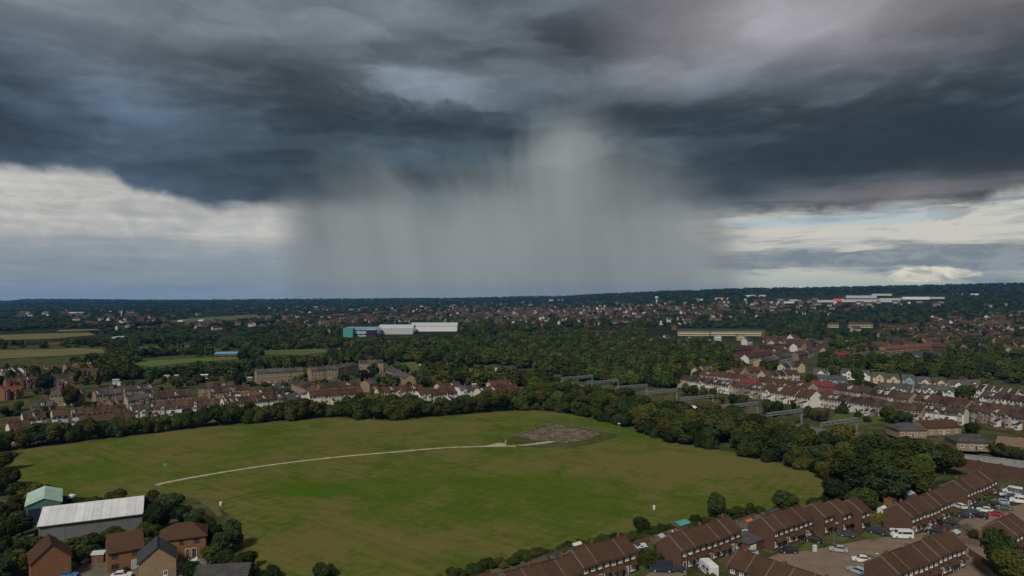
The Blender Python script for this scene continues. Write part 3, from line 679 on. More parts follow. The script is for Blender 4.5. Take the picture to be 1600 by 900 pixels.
# lower left: trees round the sheds and houses
for px, py, h, w, key in ((182,792,5.6,6.5,'dark'),(238,806,7,6.5,'leaf'),(262,812,7.5,8.5,'leaf'),(248,830,8,8,'dark'),(222,802,5,5,'dark'),(284,812,5,6,'shrub'),(306,818,4.5,6,'bush'),(322,828,4,6,'bush'),(300,834,5,6.5,'leaf'),(336,850,5,6,'dark'),(364,858,7.6,6.2,'dark'),
    (345,868,5.5,6,'leaf'),(332,884,4.5,6,'leaf'),(352,890,4.5,6,'dark'),(386,888,4.2,5,'dark'),(370,900,4,6,'leaf'),(235,838,4.0,6,'bush'),(212,846,3.6,6,'bush'),(192,848,3.4,5,'bush'),(150,856,3.6,6,'leaf'),(130,860,4.0,6,'bush'),(112,866,4.0,6,'leaf'),
    (140,876,4,5,'dark'),(122,884,3.6,4,'leaf'),(160,850,3.4,5,'shrub'),(230,862,3.2,5,'leaf'),(318,850,4,5,'leaf'),(300,905,4,6,'dark'),(392,902,3.2,5,'leaf'),(176,838,2.8,6,'bush'),
    (-5,775,7,8,'dark'),(12,762,7,8,'dark'),(6,735,7,9,'leaf'),(-8,715,8,9,'dark'),(30,784,6,8,'leaf'),(52,788,6,8,'leaf'),(72,784,5,7,'leaf'),(22,806,6,6,'leaf'),(34,838,6.5,6,'leaf'),(14,850,7,7,'dark'),(-2,830,8,7,'leaf'),(0,880,7,7,'dark'),(22,878,5,6,'leaf'),(38,868,4.5,5.5,'bush'),(30,900,6,7,'dark'),(12,905,6,7,'dark'),(60,862,4,5,'bush'),(78,862,3.4,5,'leaf'),
    (100,790,2.8,4.5,'bush'),(116,789,2.6,4.5,'bush'),(130,788,2.6,4.5,'shrub'),(146,788,2.8,4.5,'bush'),(160,790,3.0,4.5,'shrub'),(205,858,3,4,'dark')):
    left = px < 90
    shr = key in ('shrub','bush')
    tree(G(px, py), h, w, key, ('bushy shrub ' if shr else ('dark leafy tree ' if key == 'dark' else 'green leafy tree ')) + ('left of the mint-roofed shed' if left else ('between the white-roofed shed and the field' if py < 815 and px < 200 else ('around the brick houses below the white-roofed shed' if px < 232 else 'between the brick houses and the field'))),
         'shrub' if shr else 'tree', 'greenery round the sheds and brick houses', rnd=rt)
# shrubs along the back gardens at the field edge
for p in along(pxpoly([(690,908),(780,884),(870,862),(1000,842),(1060,826),(1110,816),(1190,803)]), 1.7):
    q = p + Vector((rt.uniform(-1.2,1.2), rt.uniform(-1.2,1.4)))
    tree(q, rt.uniform(1.2, 2.6), rt.uniform(3.0, 5.2), rt.choice(['shrub','shrub','bush','bushdark']), 'low scrubby bush on the field edge behind the back gardens', 'shrub', 'scrub along the back gardens', rnd=rt)
for p in along(pxpoly([(1295,792),(1350,787),(1400,780),(1450,770),(1500,755)]), 3.6):
    tree(p + Vector((rt.uniform(-1.2,1.2), rt.uniform(-1,1))), rt.uniform(1.8, 3.2), rt.uniform(3.4, 5), rt.choice(['shrub','bush','bushdark']), 'low bush between the belt of trees and the long terrace', 'shrub', 'scrub behind the long terrace', rnd=rt)
def clipped_hedge(a, b, w, h, mat, lab):
    """box hedge clad in leaf faces"""
    r = np.random.default_rng(int(abs(a.x*10))); d = (b-a); L = d.length; ang = math.atan2(d.y, d.x); vs = []; fs = []
    mb = MB(); mb.box(.15, L-.15, -w/2+.15, w/2-.15, 0, h-.15)
    for i in range(int(L*(w+2*h)*9)):
        f = r.integers(0, 4); u = r.uniform(0, L)
        p = Vector((u, r.uniform(-w/2, w/2), h)) if f == 0 else (Vector((u, -w/2, r.uniform(0, h))) if f in (1, 3) else Vector((u, w/2, r.uniform(0, h))))
        q = Vector(r.normal(size=3)).normalized(); t = q.orthogonal().normalized(); bb = q.cross(t); s = r.uniform(.15, .4)
        p += Vector(r.normal(size=3))*.1
        mb.add([p-t*s, p-bb*s, p+t*s, p+bb*s], [(0,1,2,3)])
    o = mb.build('hedge', mat); o.location = (a.x, a.y, 0); o.rotation_euler = (0,0,ang); tag(o, lab, 'hedge'); return o
clipped_hedge(G(1003,884), G(1042,878), 4.5, 2.6, M['leaf_hedge'], 'thick green clipped hedge between the lower terrace and the dark van')
clipped_hedge(G(1360,814), G(1384,811), 1.6, 1.7, M['leaf_yellow'], 'golden hedge between the stepped houses and the long terrace')
clipped_hedge(G(1533,784), G(1552,780), 1.6, 1.6, M['leaf_lime'], 'bright lime hedge in front of the far end terrace')
# ------------------------------------------------------------------ houses
def prismx(mb, poly, x0, x1, mi=0):
    n = len(poly)
    mb.add([(x0,y,z) for y,z in poly]+[(x1,y,z) for y,z in poly], [tuple(range(n-1,-1,-1)), tuple(range(n,2*n))]+[(i,(i+1)%n,(i+1)%n+n,i+n) for i in range(n)], mi)
def gable_shell(mb, x0, x1, dep, eave, ridge): prismx(mb, [(0,-.3),(dep,-.3),(dep,eave),(dep/2,ridge),(0,eave)], x0, x1)
def gable_roof(mb, x0, x1, dep, eave, ridge, over=.35, th=.2):
    s = (ridge-eave)/(dep/2)
    for sgn in (0, 1):
        ye = -over; ze = eave-over*s
        q = [(ye, ze+.03), (dep/2, ridge+.03), (dep/2, ridge+.03+th), (ye, ze+.03+th)]
        if sgn: q = [(dep-y, z) for y, z in reversed(q)]
        prismx(mb, q, x0, x1)
def hip_roof(mb, x0, x1, dep, eave, ridge, hip, over=.4):
    a = (x0-over, -over, eave), (x1+over, -over, eave), (x1+over, dep+over, eave), (x0-over, dep+over, eave)
    vs = list(a)+[(x,y,z-.2) for x,y,z in a]+[(x0+hip, dep/2, ridge), (x1-hip, dep/2, ridge)]
    mb.add(vs, [(0,1,9,8),(1,2,9),(2,3,8,9),(3,0,8),(4,5,1,0),(5,6,2,1),(6,7,3,2),(7,4,0,3),(7,6,5,4)])
def window(parent, x, z, w, h, y=0.0, side=0, mats=('frame','glass'), mull=1, name='window'):
    """frame standing proud of the wall with glass set in it; side 0 front (-y), 1 left gable (-x), 2 right gable (+x)"""
    fr = MB(); t = .13
    for a in ((-w/2, -w/2+t, -h/2, h/2), (w/2-t, w/2, -h/2, h/2), (-w/2+t, w/2-t, -h/2, -h/2+t), (-w/2+t, w/2-t, h/2-t, h/2)): fr.box(a[0], a[1], -.07, .02, a[2], a[3])
    for k in range(mull):
        cx = -w/2+w*(k+1)/(mull+1); fr.box(cx-.035, cx+.035, -.06, .02, -h/2+t, h/2-t)
    fr.box(-w/2-.06, w/2+.06, -.14, .02, -h/2-.08, -h/2)
    o = fr.build(name, M[mats[0]], parent)
    pn = MB(); pn.box(-w/2+t*.5, w/2-t*.5, -.03, .015, -h/2+t*.5, h/2-t*.5); pn.build('pane', M[mats[1]], o)
    o.location = (x, y, z) if side == 0 else ((x, y, z))
    if side == 1: o.rotation_euler = (0,0,-math.pi/2)
    if side == 2: o.rotation_euler = (0,0,math.pi/2)
    return o
def door(parent, x, w=.95, h=2.05, y=0.0, mat='door'):
    mb = MB(); mb.box(-w/2, w/2, -.06, .02, 0, h); mb.box(-w/2-.09, -w/2, -.09, .02, 0, h+.09, 1); mb.box(w/2, w/2+.09, -.09, .02, 0, h+.09, 1); mb.box(-w/2, w/2, -.09, .02, h, h+.09, 1)
    o = mb.build('door', [M[mat], M['frame']], parent); o.location = (x, y, 0)
    k = MB(); k.box(w*.3, w*.38, -.12, -.06, .98, 1.1); k.build('handle', M['steel'], o); return o
def brick_house(w, dep=7.2, eave=4.9, ridge=7.3, canopy=True, variant=0, verge=True, wallm='brick_brown', roofm='roof_brown', end_window=False):
    e = empty('brick_terraced_house')
    mb = MB(); gable_shell(mb, -w/2+.001, w/2-.001, dep, eave, ridge); mb.build('wall', M[wallm], e)
    mb = MB(); gable_roof(mb, -w/2+.05, w/2-.05, dep, eave, ridge); r = mb.build('roof', M[roofm], e)
    cap = MB(); cap.bar((-w/2+.06, dep/2, ridge+.24), (w/2-.06, dep/2, ridge+.24), .22); cap.build('ridge_tile', M[roofm], r)
    if verge:
        vb = MB(); s = (ridge-eave)/(dep/2)
        for sg in (0, 1):
            q = [(-.37, eave-.37*s+.0), (dep/2, ridge+.0), (dep/2, ridge+.31), (-.37, eave-.37*s+.31)]
            if sg: q = [(dep-y, z) for y, z in reversed(q)]
            prismx(vb, q, -w/2-.05, -w/2+.10)
        vb.build('verge', M['verge'], e)
    g = MB(); g.box(-w/2+.02, w/2-.02, -.44, -.32, eave-.34, eave-.22); g.build('gutter', M['frame_dark'], e)
    for x in (-w*.25, w*.25): window(e, x, eave-.95, 1.05, 1.12, mats=('frame', 'glass_curtain' if variant else 'glass'))
    fl = -1 if variant else 1
    window(e, -fl*w*.22, 1.45, 1.55, 1.45, mull=2, mats=('frame', 'glass_curtain'))
    door(e, fl*w*.24)
    if canopy:
        c = MB(); c.add([(-w*.46,-1.15,2.3),(w*.46,-1.15,2.3),(w*.46,-.005,2.95),(-w*.46,-.005,2.95),(-w*.46,-1.15,2.18),(w*.46,-1.15,2.18),(w*.46,-.005,2.83),(-w*.46,-.005,2.83)], [(0,1,2,3),(7,6,5,4),(4,5,1,0),(5,6,2,1),(6,7,3,2),(7,4,0,3)])
        c.build('canopy', M[roofm], e)
    else:
        c = MB(); c.add([(-w*.04,-.9,2.3),(w*.46,-.9,2.3),(w*.46,-.005,2.75),(-w*.04,-.005,2.75),(-w*.04,-.9,2.2),(w*.46,-.9,2.2),(w*.46,-.005,2.65),(-w*.04,-.005,2.65)], [(0,1,2,3),(7,6,5,4),(4,5,1,0),(5,6,2,1),(6,7,3,2),(7,4,0,3)]); c.build('canopy', M[roofm], e)
    if variant and rng.random() < .5:
        c = MB(); c.box(-.3, .3, dep/2-.3, dep/2+.3, ridge-.5, ridge+.9); c.cyl((0,dep/2,ridge+.9),(0,dep/2,ridge+1.2),.12,.1,6,1); c.build('flue', [M['chimney'], M['pot']], e)
    return e
HOUSE_N = [0]
def terrace(p0, p1, n, desc, z_eave=4.9, step=.0, dep=7.2, pair_step=.22, **kw):
    """row of brick houses along the front eaves line p0 -> p1 (left to right), roofs stepping up to the right"""
    d = p1-p0; L = d.length; w = L/n; th = math.atan2(d.y, d.x)
    A = brick_house(w, dep, z_eave, z_eave+2.4, True, 0, **kw); B = brick_house(w, dep, z_eave, z_eave+2.4, False, 1, **kw)
    protos = [A, B]; used = [False, False]
    for i in range(n):
        k = (i + (n > 4)) % 2
        h = protos[k] if not used[k] else copy_tree(protos[k]); used[k] = True
        c = p0 + d*((i+.5)/n); fwd = Vector((math.sin(th), -math.cos(th)))
        h.location = (c.x, c.y, (0.0 if (i//2) % 2 else pair_step) + step*i); h.rotation_euler = (0, 0, th)
        tag(h, f'{ORD[i]} brick house from left in the terrace {desc}' if n > 1 else f'brick house {desc}', 'house', 'brown brick terraces round the parking courts')
    for k in (0, 1):
        if not used[k]:
            for c in list(protos[k].children_recursive): bpy.data.objects.remove(c)
            bpy.data.objects.remove(protos[k])
    return th, w
TD = Vector((.80, .60))
EZ = lambda x, y: G(x, y, 4.9)
TERR = []
def T(p0, p1, n, desc, **kw):
    TERR.append((p0, p1, n)); return terrace(p0, p1, n, desc, **kw)
b0, b1 = EZ(910,888), EZ(994.5,860.6)
T(b0, b1, 4, 'left of the dark van')
q1 = b0 - TD*1.6 - Vector((.6,-.8))*(-1.4); q0 = q1 - TD*17.6
T(q0, q1, 4, 'cut off by the lower picture edge')
q3 = q0 - TD*1.2 + Vector((-.6,.8))*2.6; q2 = q3 - TD*8.8
T(q2, q3, 2, 'lowest in the picture beside the field')
T(EZ(1064.7,862), EZ(1157.5,829), 5, 'behind the white motorhome')
T(EZ(1209,831), EZ(1270,808.7), 4, 'behind the two black cars')
for i, (x, y) in enumerate(((1288,809),(1316.5,805),(1346,802))):
    p = EZ(x, y); T(p, p+TD*4.7, 1, ('first of the three stepped ones beside the black cars', 'in the middle of the three stepped ones', 'last of the three stepped ones nearest the white minibus')[i])
T(EZ(1424.5,809), EZ(1490,782), 6, 'behind the white van')
T(EZ(1511,769.5), EZ(1558,749), 5, 'farthest off beside the brick railway wall')
T(EZ(1403,898), EZ(1509,853), 7, 'in front of the parking court')
pE = EZ(1137.8,882); T(pE, pE+Vector((.61,-.79))*22, 5, 'running out of the lower picture edge', pair_step=0)
p = EZ(1588,838); T(p, p+TD*9.6, 2, 'at the right edge behind the tall tree')

# ---- gardens, fences and sheds behind and before the terraces
def fence(a, b, h, mat, label, group, base=0.0):
    d = b-a; L = d.length; n = max(1, round(L/1.83)); th = math.atan2(d.y, d.x)
    e = empty('garden_fence', (a.x, a.y, base), th); pw = L/n
    pm = MB(); pm.box(.05, pw-.05, -.025, .025, .06, h-.06)
    for k in range(4): x = .05+(pw-.1)*(k+.5)/4; pm.box(x-.1, x+.1, -.04, -.026, .06, h-.05)
    pm = pm.mesh('panel', mat); po = MB(); po.box(-.05, .05, -.05, .05, -.2, h+.06); po = po.mesh('post', mat)
    for i in range(n+1):
        o = bpy.data.objects.new('post', po); COL.objects.link(o); o.parent = e; o.location = (i*pw, 0, 0)
        if i < n: o = bpy.data.objects.new('panel', pm); COL.objects.link(o); o.parent = e; o.location = (i*pw, 0, 0)
    tag(e, label, 'fence', group); return e
def shed(p, w, d, h, rz, wall, roof, label, group=None, name='garden_shed'):
    e = empty(name, (p.x, p.y, 0), rz)
    mb = MB(); prismx(mb, [(0,0),(d,0),(d,h),(d/2,h+.5),(0,h)], -w/2, w/2); mb.build('wall', M[wall], e)
    mb = MB(); gable_roof(mb, -w/2-.15, w/2+.15, d, h, h+.5, .2, .08); mb.build('roof', M[roof], e)
    mb = MB(); mb.box(-.4, .4, -.04, .0, 0, 1.8); mb.build('door', M['timber_grey'], e)
    tag(e, label, 'shed', group); return e
for ti, (p0, p1, n) in enumerate(TERR):
    if ti in (8, 9, 10) or n == 1: continue
    d = (p1-p0).normalized(); back = Vector((-d.y, d.x)); L = (p1-p0).length
    gd = 9.5 if ti < 6 else 8.0
    r0 = p0 + back*7.6
    sheet('garden', [r0, r0+d*L, r0+d*L+back*gd, r0+back*gd], M['garden'], .05)
    if True:
        nm = ('left of the dark van','cut by the lower picture edge','lowest in the picture','behind the motorhome','behind the black cars','','','','')[ti] if ti < 5 else ('behind the white van' if ti == 8 else 'by the railway wall')
        fence(r0+back*gd, r0+d*L+back*gd, 1.8, rng.choice([M['timber'], M['timber_grey']]), f'long timber fence at the bottom of the gardens {nm}' if nm else 'timber garden fence behind the stepped houses', 'garden fences')
        for i in range(0, n+1, 2):
            fence(r0+d*(L*i/n)+back*.1, r0+d*(L*i/n)+back*(gd-.1), 1.7, rng.choice([M['timber'], M['timber_grey'], M['timber']]), f'timber fence dividing two back gardens of the terrace {nm}', f'fences dividing the gardens {nm}')
        for i in range(n):
            if rng.random() < .6:
                q = r0 + d*(L*(i+.5)/n+rng.uniform(-.8,.8)) + back*(gd-2.6)
                shed(q, rng.uniform(1.6,2.4), 1.8, 1.8, math.atan2(d.y,d.x)+rng.choice([0,.0,.1]), rng.choice(['timber','timber_grey','timber']), rng.choice(['roof_grey','roof_slate','p_lightgrey','roof_grey']), f'small timber shed in the back gardens of the terrace {nm}', f'sheds in the gardens {nm}')
            if rng.random() < .55:
                q = r0 + d*(L*(i+rng.uniform(.2,.8))/n) + back*rng.uniform(2.5, gd-3)
                tree(q, rng.uniform(1.2, 2.4), rng.uniform(1.8, 3), rng.choice(['bush','shrub','bushdark']), f'small garden bush behind the terrace {nm}', 'shrub', f'garden bushes {nm}')
# particular garden things
shed(G(1071,831), 4.0, 3.0, 2.0, math.atan2(.6,.8), 'timber', 'p_teal', 'shed with a teal roof in the gardens behind the motorhome')
shed(G(1020,872), 2.4, 1.8, 1.3, .3, 'timber_grey', 'p_green', 'low green-topped shed beside the clipped hedge')
shed(G(1003,864), 2.8, 2.0, 1.4, .4, 'timber_grey', 'p_lightgrey', 'pale grey flat shed at the end of the lower terrace')
shed(G(1213,812), 5.5, 3.0, 1.9, .6, 'timber_grey', 'roof_slate', 'long dark shed behind the middle brick terrace')
shed(G(1174,826), 2.4, 2.0, 1.7, .6, 'brick_orange', 'p_orange', 'small orange shed behind the white car')
shed(G(1518,757), 3, 2.4, 1.9, .6, 'timber_grey', 'p_teal', 'teal-roofed shed behind the far end terrace')
shed(G(1425,781), 3.4, 2.2, 1.8, .6, 'timber', 'p_lightgrey', 'pale-roofed shed behind the long terrace')
shed(G(1398,790), 3.2, 2.4, 1.9, .6, 'brick_orange', 'roof_orange', 'orange brick shed behind the golden hedge')
def greenhouse(p, rz, label):
    e = empty('greenhouse', (p.x, p.y, 0), rz); mb = MB()
    for x in (-1.2, -.4, .4, 1.2): mb.bar((x,0,0),(x,0,1.4),.06); mb.bar((x,1.8,0),(x,1.8,1.4),.06); mb.bar((x,0,1.4),(x,.9,2.1),.06); mb.bar((x,1.8,1.4),(x,.9,2.1),.06)
    mb.bar((-1.2,.9,2.1),(1.2,.9,2.1),.06); mb.build('frame', M['frame'], e)
    mb = MB(); prismx(mb, [(.02,.02),(1.78,.02),(1.78,1.38),(.9,2.06),(.02,1.38)], -1.17, 1.17); mb.build('pane', M['lightlens'], e); tag(e, label, 'greenhouse'); return e
greenhouse(G(905,862), .64, 'glass greenhouse behind the terrace left of the dark van')
greenhouse(G(1384,803), .64, 'glass greenhouse beside the golden hedge')

# ---- estate surfaces
sheet('paving', [Vector(p) for p in ((-30,120),(36,120),(44,146),(60,160),(84,172),(103,172),(130,190),(160,210),(185,222),(250,240),(250,120))], M['paving'], .035)
sheet('road', pxpoly([(1180,880),(1215,866),(1290,856),(1360,842),(1425,836),(1480,826),(1505,812),(1560,796),(1660,775),(1700,800),(1600,812),(1545,838),(1500,846),(1400,872),(1330,900),(1280,930),(1200,930)]), material('paver', (.215,.158,.112), (.165,.122,.090), .22, .9, detail=7, ramp=(.3,.7)), .06)
sheet('pavement', pxpoly([(1008,900),(1024,890),(1062,884),(1075,896),(1040,915)]), M['paving'], .07)
for i, pl in enumerate([[(1246,860),(1262,846),(1282,850),(1275,862)], [(1290,842),(1302,834),(1330,838),(1318,848)], [(1345,838),(1352,830),(1380,838),(1365,846)], [(1468,812),(1490,802),(1500,806),(1478,816)], [(1492,826),(1512,818),(1522,822),(1500,830)],
     [(1338,874),(1350,866),(1368,870),(1360,882)], [(1185,858),(1200,852),(1222,858),(1205,866)], [(1530,790),(1548,784),(1556,788),(1540,796)], [(950,905),(975,886),(1000,880),(1008,890),(985,905)], [(1130,852),(1146,846),(1160,852),(1142,860)], [(1545,800),(1560,794),(1580,798),(1560,804)]]):
    sheet('lawn', pxpoly(pl), M['lawn'], .085)
fence(G(1514,868), G(1560,898), 1.8, M['timber'], 'brown timber fence running down from the front terrace', None)
for i, (a, b) in enumerate(((G(1520,882), G(1545,898)), (G(1462,893), G(1500,874)))):
    fence(a, b, 1.6, M['timber_gold'] if i == 0 else M['timber_grey'], ('golden timber fence beside the tall green tree', 'grey timber fence in front of the front terrace')[i], None)
fence(G(1142,862), G(1160,857), 1.5, M['timber_gold'], 'orange timber fence beside the silver car', None)
mb = MB()   # garage with a flat grey roof between the terraces
e = empty('garage', (G(1182,862).x, G(1182,862).y, 0), .64)
mb.box(-3, 4.5, 0, 6.2, 0, 2.4); mb.build('wall', M['brick_brown'], e)
mb = MB(); mb.box(-3.2, 4.7, -.2, 6.4, 2.4, 2.62); mb.build('roof', M['roof_grey'], e)
mb = MB(); mb.box(-2.6, -.2, -.05, .01, 0, 2.0); mb.build('door', M['frame'], e); tag(e, 'low garage with a flat grey roof beside the middle terrace', 'garage')
def lamp(p, h, label):
    e = empty('street_lamp', (p.x, p.y, 0), rng.uniform(-.5,.5))
    mb = MB(); mb.cyl((0,0,0),(0,0,1.2),.09,.09,8); mb.cyl((0,0,1.2),(0,0,h),.06,.045,8); mb.build('post', M['steel'], e)
    mb = MB(); mb.bar((0,0,h),(.6,0,h+.12),.05); mb.build('arm', M['steel'], e)
    mb = MB(); mb.box(.45, 1.0, -.12, .12, h+.06, h+.2); mb.build('lamp_head', M['frame'], e); tag(e, label, 'street lamp', 'street lamps of the estate'); return e
lamp(G(1303,852), 5.5, 'grey street lamp before the three stepped houses')
lamp(G(1515,826), 5.5, 'grey street lamp before the parked dark cars')
lamp(G(1072,912), 6.5, 'grey street lamp before the motorhome terrace')
lamp(G(1366,905), 5.5, 'grey street lamp near the light blue car')
e = empty('utility_cabinet', (G(1273,862).x, G(1273,862).y, 0), .3); mb = MB(); mb.box(-.45,.45,-.25,.25,.0,1.5); mb.build('body', M['white_wall'], e); mb = MB(); mb.box(-.5,.5,-.3,.3,1.5,1.58); mb.build('lid', M['frame'], e); tag(e, 'white box on the verge near the black car', 'cabinet')
# ------------------------------------------------------------------ vehicles (4.3 m cars, 5.2 m vans)
def loft(mb, stations, mi=0):
    """closed hull from cross-sections: (x, half width low, half width high, z low, z high)"""
    vs = []; fs = []
    for x, wl, wh, zl, zh in stations: vs += [(x,-wl,zl),(x,wl,zl),(x,wh,zh),(x,-wh,zh)]
    n = len(stations)
    for i in range(n-1):
        a, b = 4*i, 4*i+4
        fs += [(a+k, b+k, b+(k+1)%4, a+(k+1)%4) for k in range(4)]
    fs += [(0,1,2,3), (4*n-1,4*n-2,4*n-3,4*n-4)]
    mb.add(vs, fs, mi)
def quad_out(mb, a, b, c, d, off=.012):
    n = (Vector(b)-Vector(a)).cross(Vector(d)-Vector(a)).normalized()*off
    mb.add([Vector(p)+n for p in (a,b,c,d)]+[Vector(p)-n for p in (a,b,c,d)], [(0,1,2,3),(7,6,5,4),(0,4,5,1),(1,5,6,2),(2,6,7,3),(3,7,4,0)])
def shrink(q, k):
    q = [Vector(p) for p in q]; c = sum(q, Vector())/4; return [c+(p-c)*k for p in q]
def wheels(e, L, r, hw):
    for sx in (-1, 1):
        for sy in (-1, 1):
            mb = MB(); mb.cyl((sx*L*.31, sy*(hw-.2), r), (sx*L*.31, sy*(hw+.01), r), r, None, 12); o = mb.build('wheel', M['tyre'], e)
            mb = MB(); mb.cyl((sx*L*.31, sy*(hw-.02), r), (sx*L*.31, sy*(hw+.03), r), r*.6, None, 10); mb.build('rim', M['p_silver'], o)
def make_car(col, L=4.3, hw=.88, belt=.92, top=1.46, hood=.30, tail=.10, long_roof=False):
    e = empty('parked_car'); mb = MB(); h = L/2
    loft(mb, [(-h,.72,.70,.42,.80),(-h+.15,.84,.80,.28,belt),(-h*.6,hw,.84,.22,belt+.02),(0,hw,.85,.22,belt),(h*.45,hw,.84,.22,belt-.02),(h-.25,.82,.76,.26,belt-.16),(h,.70,.66,.40,.68)])
    rb = -h*(.94 if long_roof else .80); rt = -h*(.80 if long_roof else .50); ft = h*.12; fb = h*.48
    bt = belt-.02
    loft(mb, [(rb,.78,.76,bt,bt+.03),(rt,.80,.63,bt,top-.03),(0-.1,.81,.64,bt,top),(ft,.81,.63,bt,top-.02),(fb,.80,.74,bt,bt+.02)])
    mb.build('body', M['p_'+col], e)
    for nm, q in (('windscreen', [(fb,-.74,bt+.04),(fb,.74,bt+.04),(ft,.62,top-.04),(ft,-.62,top-.04)]), ('rear_window', [(rb,.74,bt+.05),(rb,-.74,bt+.05),(rt,-.62,top-.05),(rt,.62,top-.05)])):
        g = MB(); quad_out(g, *shrink(q, .9)); g.build(nm, M['glass'], e)
    for s in (-1, 1):
        g = MB(); q = [(rb*.93,s*.80,bt+.06),(fb*.92,s*.80,bt+.06),(ft,s*.655,top-.07),(rt,s*.655,top-.07)]; quad_out(g, *shrink(q, .94), off=.02); g.build('side_window', M['glass'], e)
        g = MB(); g.box(h-.14, h-.03, s*.66-.16, s*.66+.06, .58, .72); g.build('headlight', M['lightlens'], e)
        g = MB(); g.box(-h+.0, -h+.1, s*.66-.1, s*.66+.1, .62, .8); g.build('tail_light', M['taillens'], e)
    wheels(e, L, .32, hw); return e
def make_van(col, L=5.2, hw=.98, top=2.2, rear=None):
    e = empty('parked_van'); mb = MB(); h = L/2
    loft(mb, [(-h,hw-.08,hw-.12,.38,top-.1),(-h+.12,hw,hw-.08,.28,top),(h*.30,hw,hw-.08,.26,top),(h*.42,hw,hw-.1,.26,top-.08),(h*.66,hw,hw-.12,.28,1.42),(h*.95,hw-.08,hw-.16,.30,1.05),(h,hw-.2,hw-.26,.40,.8)])
    mb.build('body', M['p_'+col], e)
    g = MB(); quad_out(g, *shrink([(h*.66,-.84,1.42),(h*.66,.84,1.42),(h*.42,.86,top-.1),(h*.42,-.86,top-.1)], .9), off=.03); g.build('windscreen', M['glass'], e)
    for s in (-1, 1):
        g = MB(); quad_out(g, (h*.16,s*(hw-.03),1.3),(h*.56,s*(hw-.05),1.35),(h*.42,s*(hw-.08),top-.3),(h*.16,s*(hw-.06),top-.3), off=.03); g.build('side_window', M['glass'], e)
        g = MB(); quad_out(g, (-h*.85,s*(hw-.03),1.3),(h*.10,s*(hw-.03),1.3),(h*.10,s*(hw-.06),top-.35),(-h*.85,s*(hw-.06),top-.35), off=.03)
        if col == 'white': g.build('side_window', M['glass'], e)
        g = MB(); g.box(h*.93, h*.99, s*.7-.14, s*.7+.1, .72, .92); g.build('headlight', M['lightlens'], e)
    if rear:
        for s in (-1, 1): g = MB(); g.box(-h-.04, -h+.02, min(s*.03, s*.84), max(s*.03, s*.84), .5, top-.22); g.build('rear_door', M['p_'+rear], e, )
    else:
        g = MB(); g.box(-h-.03, -h+.02, -.7, .7, 1.25, 1.8); g.build('rear_window', M['glass'], e)
    wheels(e, L, .36, hw); return e
def make_motorhome():
    e = empty('motorhome'); mb = MB()
    loft(mb, [(-3.1,1.08,1.04,.5,2.65),(-2.95,1.12,1.08,.42,2.8),(1.0,1.12,1.08,.42,2.85),(1.9,1.12,1.04,1.9,2.85),(2.4,1.0,.9,2.05,2.5)]); mb.build('body', M['p_white'], e)
    mb = MB(); loft(mb, [(.98,1.0,.98,.35,1.92),(2.0,.98,.92,.35,1.92),(2.6,.96,.85,.36,1.2),(3.1,.88,.74,.42,.95)]); mb.build('cab', M['p_white'], e)
    g = MB(); quad_out(g, *shrink([(2.6,-.82,1.22),(2.6,.82,1.22),(2.05,.88,1.9),(2.05,-.88,1.9)], .92), off=.03); g.build('windscreen', M['glass'], e)
    for s in (-1, 1):
        for x0, x1 in ((-2.5,-1.4),(-.8,.4)):
            g = MB(); quad_out(g, (x0,s*1.105,1.5),(x1,s*1.105,1.5),(x1,s*1.095,2.1),(x0,s*1.095,2.1), off=.03); g.build('side_window', M['glass'], e)
        g = MB(); g.box(-2.9, 1.2, min(s*1.10,s*1.14), max(s*1.10,s*1.14), 1.12, 1.26); g.build('stripe', M['p_grey'], e)
    g = MB(); g.box(-1.6,-.9,-.35,.35,2.82,2.98); g.build('roof_vent', M['frame'], e)
    wheels(e, 6.0, .38, 1.05); return e
PROTO = {}
def put(kind, px, py, ang, label):
    if kind in PROTO: o = copy_tree(PROTO[kind])
    else:
        k = kind.split('-')
        o = make_motorhome() if k[0] == 'motorhome' else (make_van(k[1], rear=k[2] if len(k) > 2 else None) if k[0] == 'van' else make_car(k[1], long_roof=k[0] == 'estate', L=4.5 if k[0] == 'estate' else 4.2))
        PROTO[kind] = o
    p = G(px, py); o.location = (p.x, p.y, .09); o.rotation_euler = (0, 0, R(ang))
    tag(o, label, 'van' if kind.startswith('van') else ('motorhome' if kind == 'motorhome' else 'car'), 'vehicles parked round the estate'); return o
A = 37   # the streets run at about 37 degrees
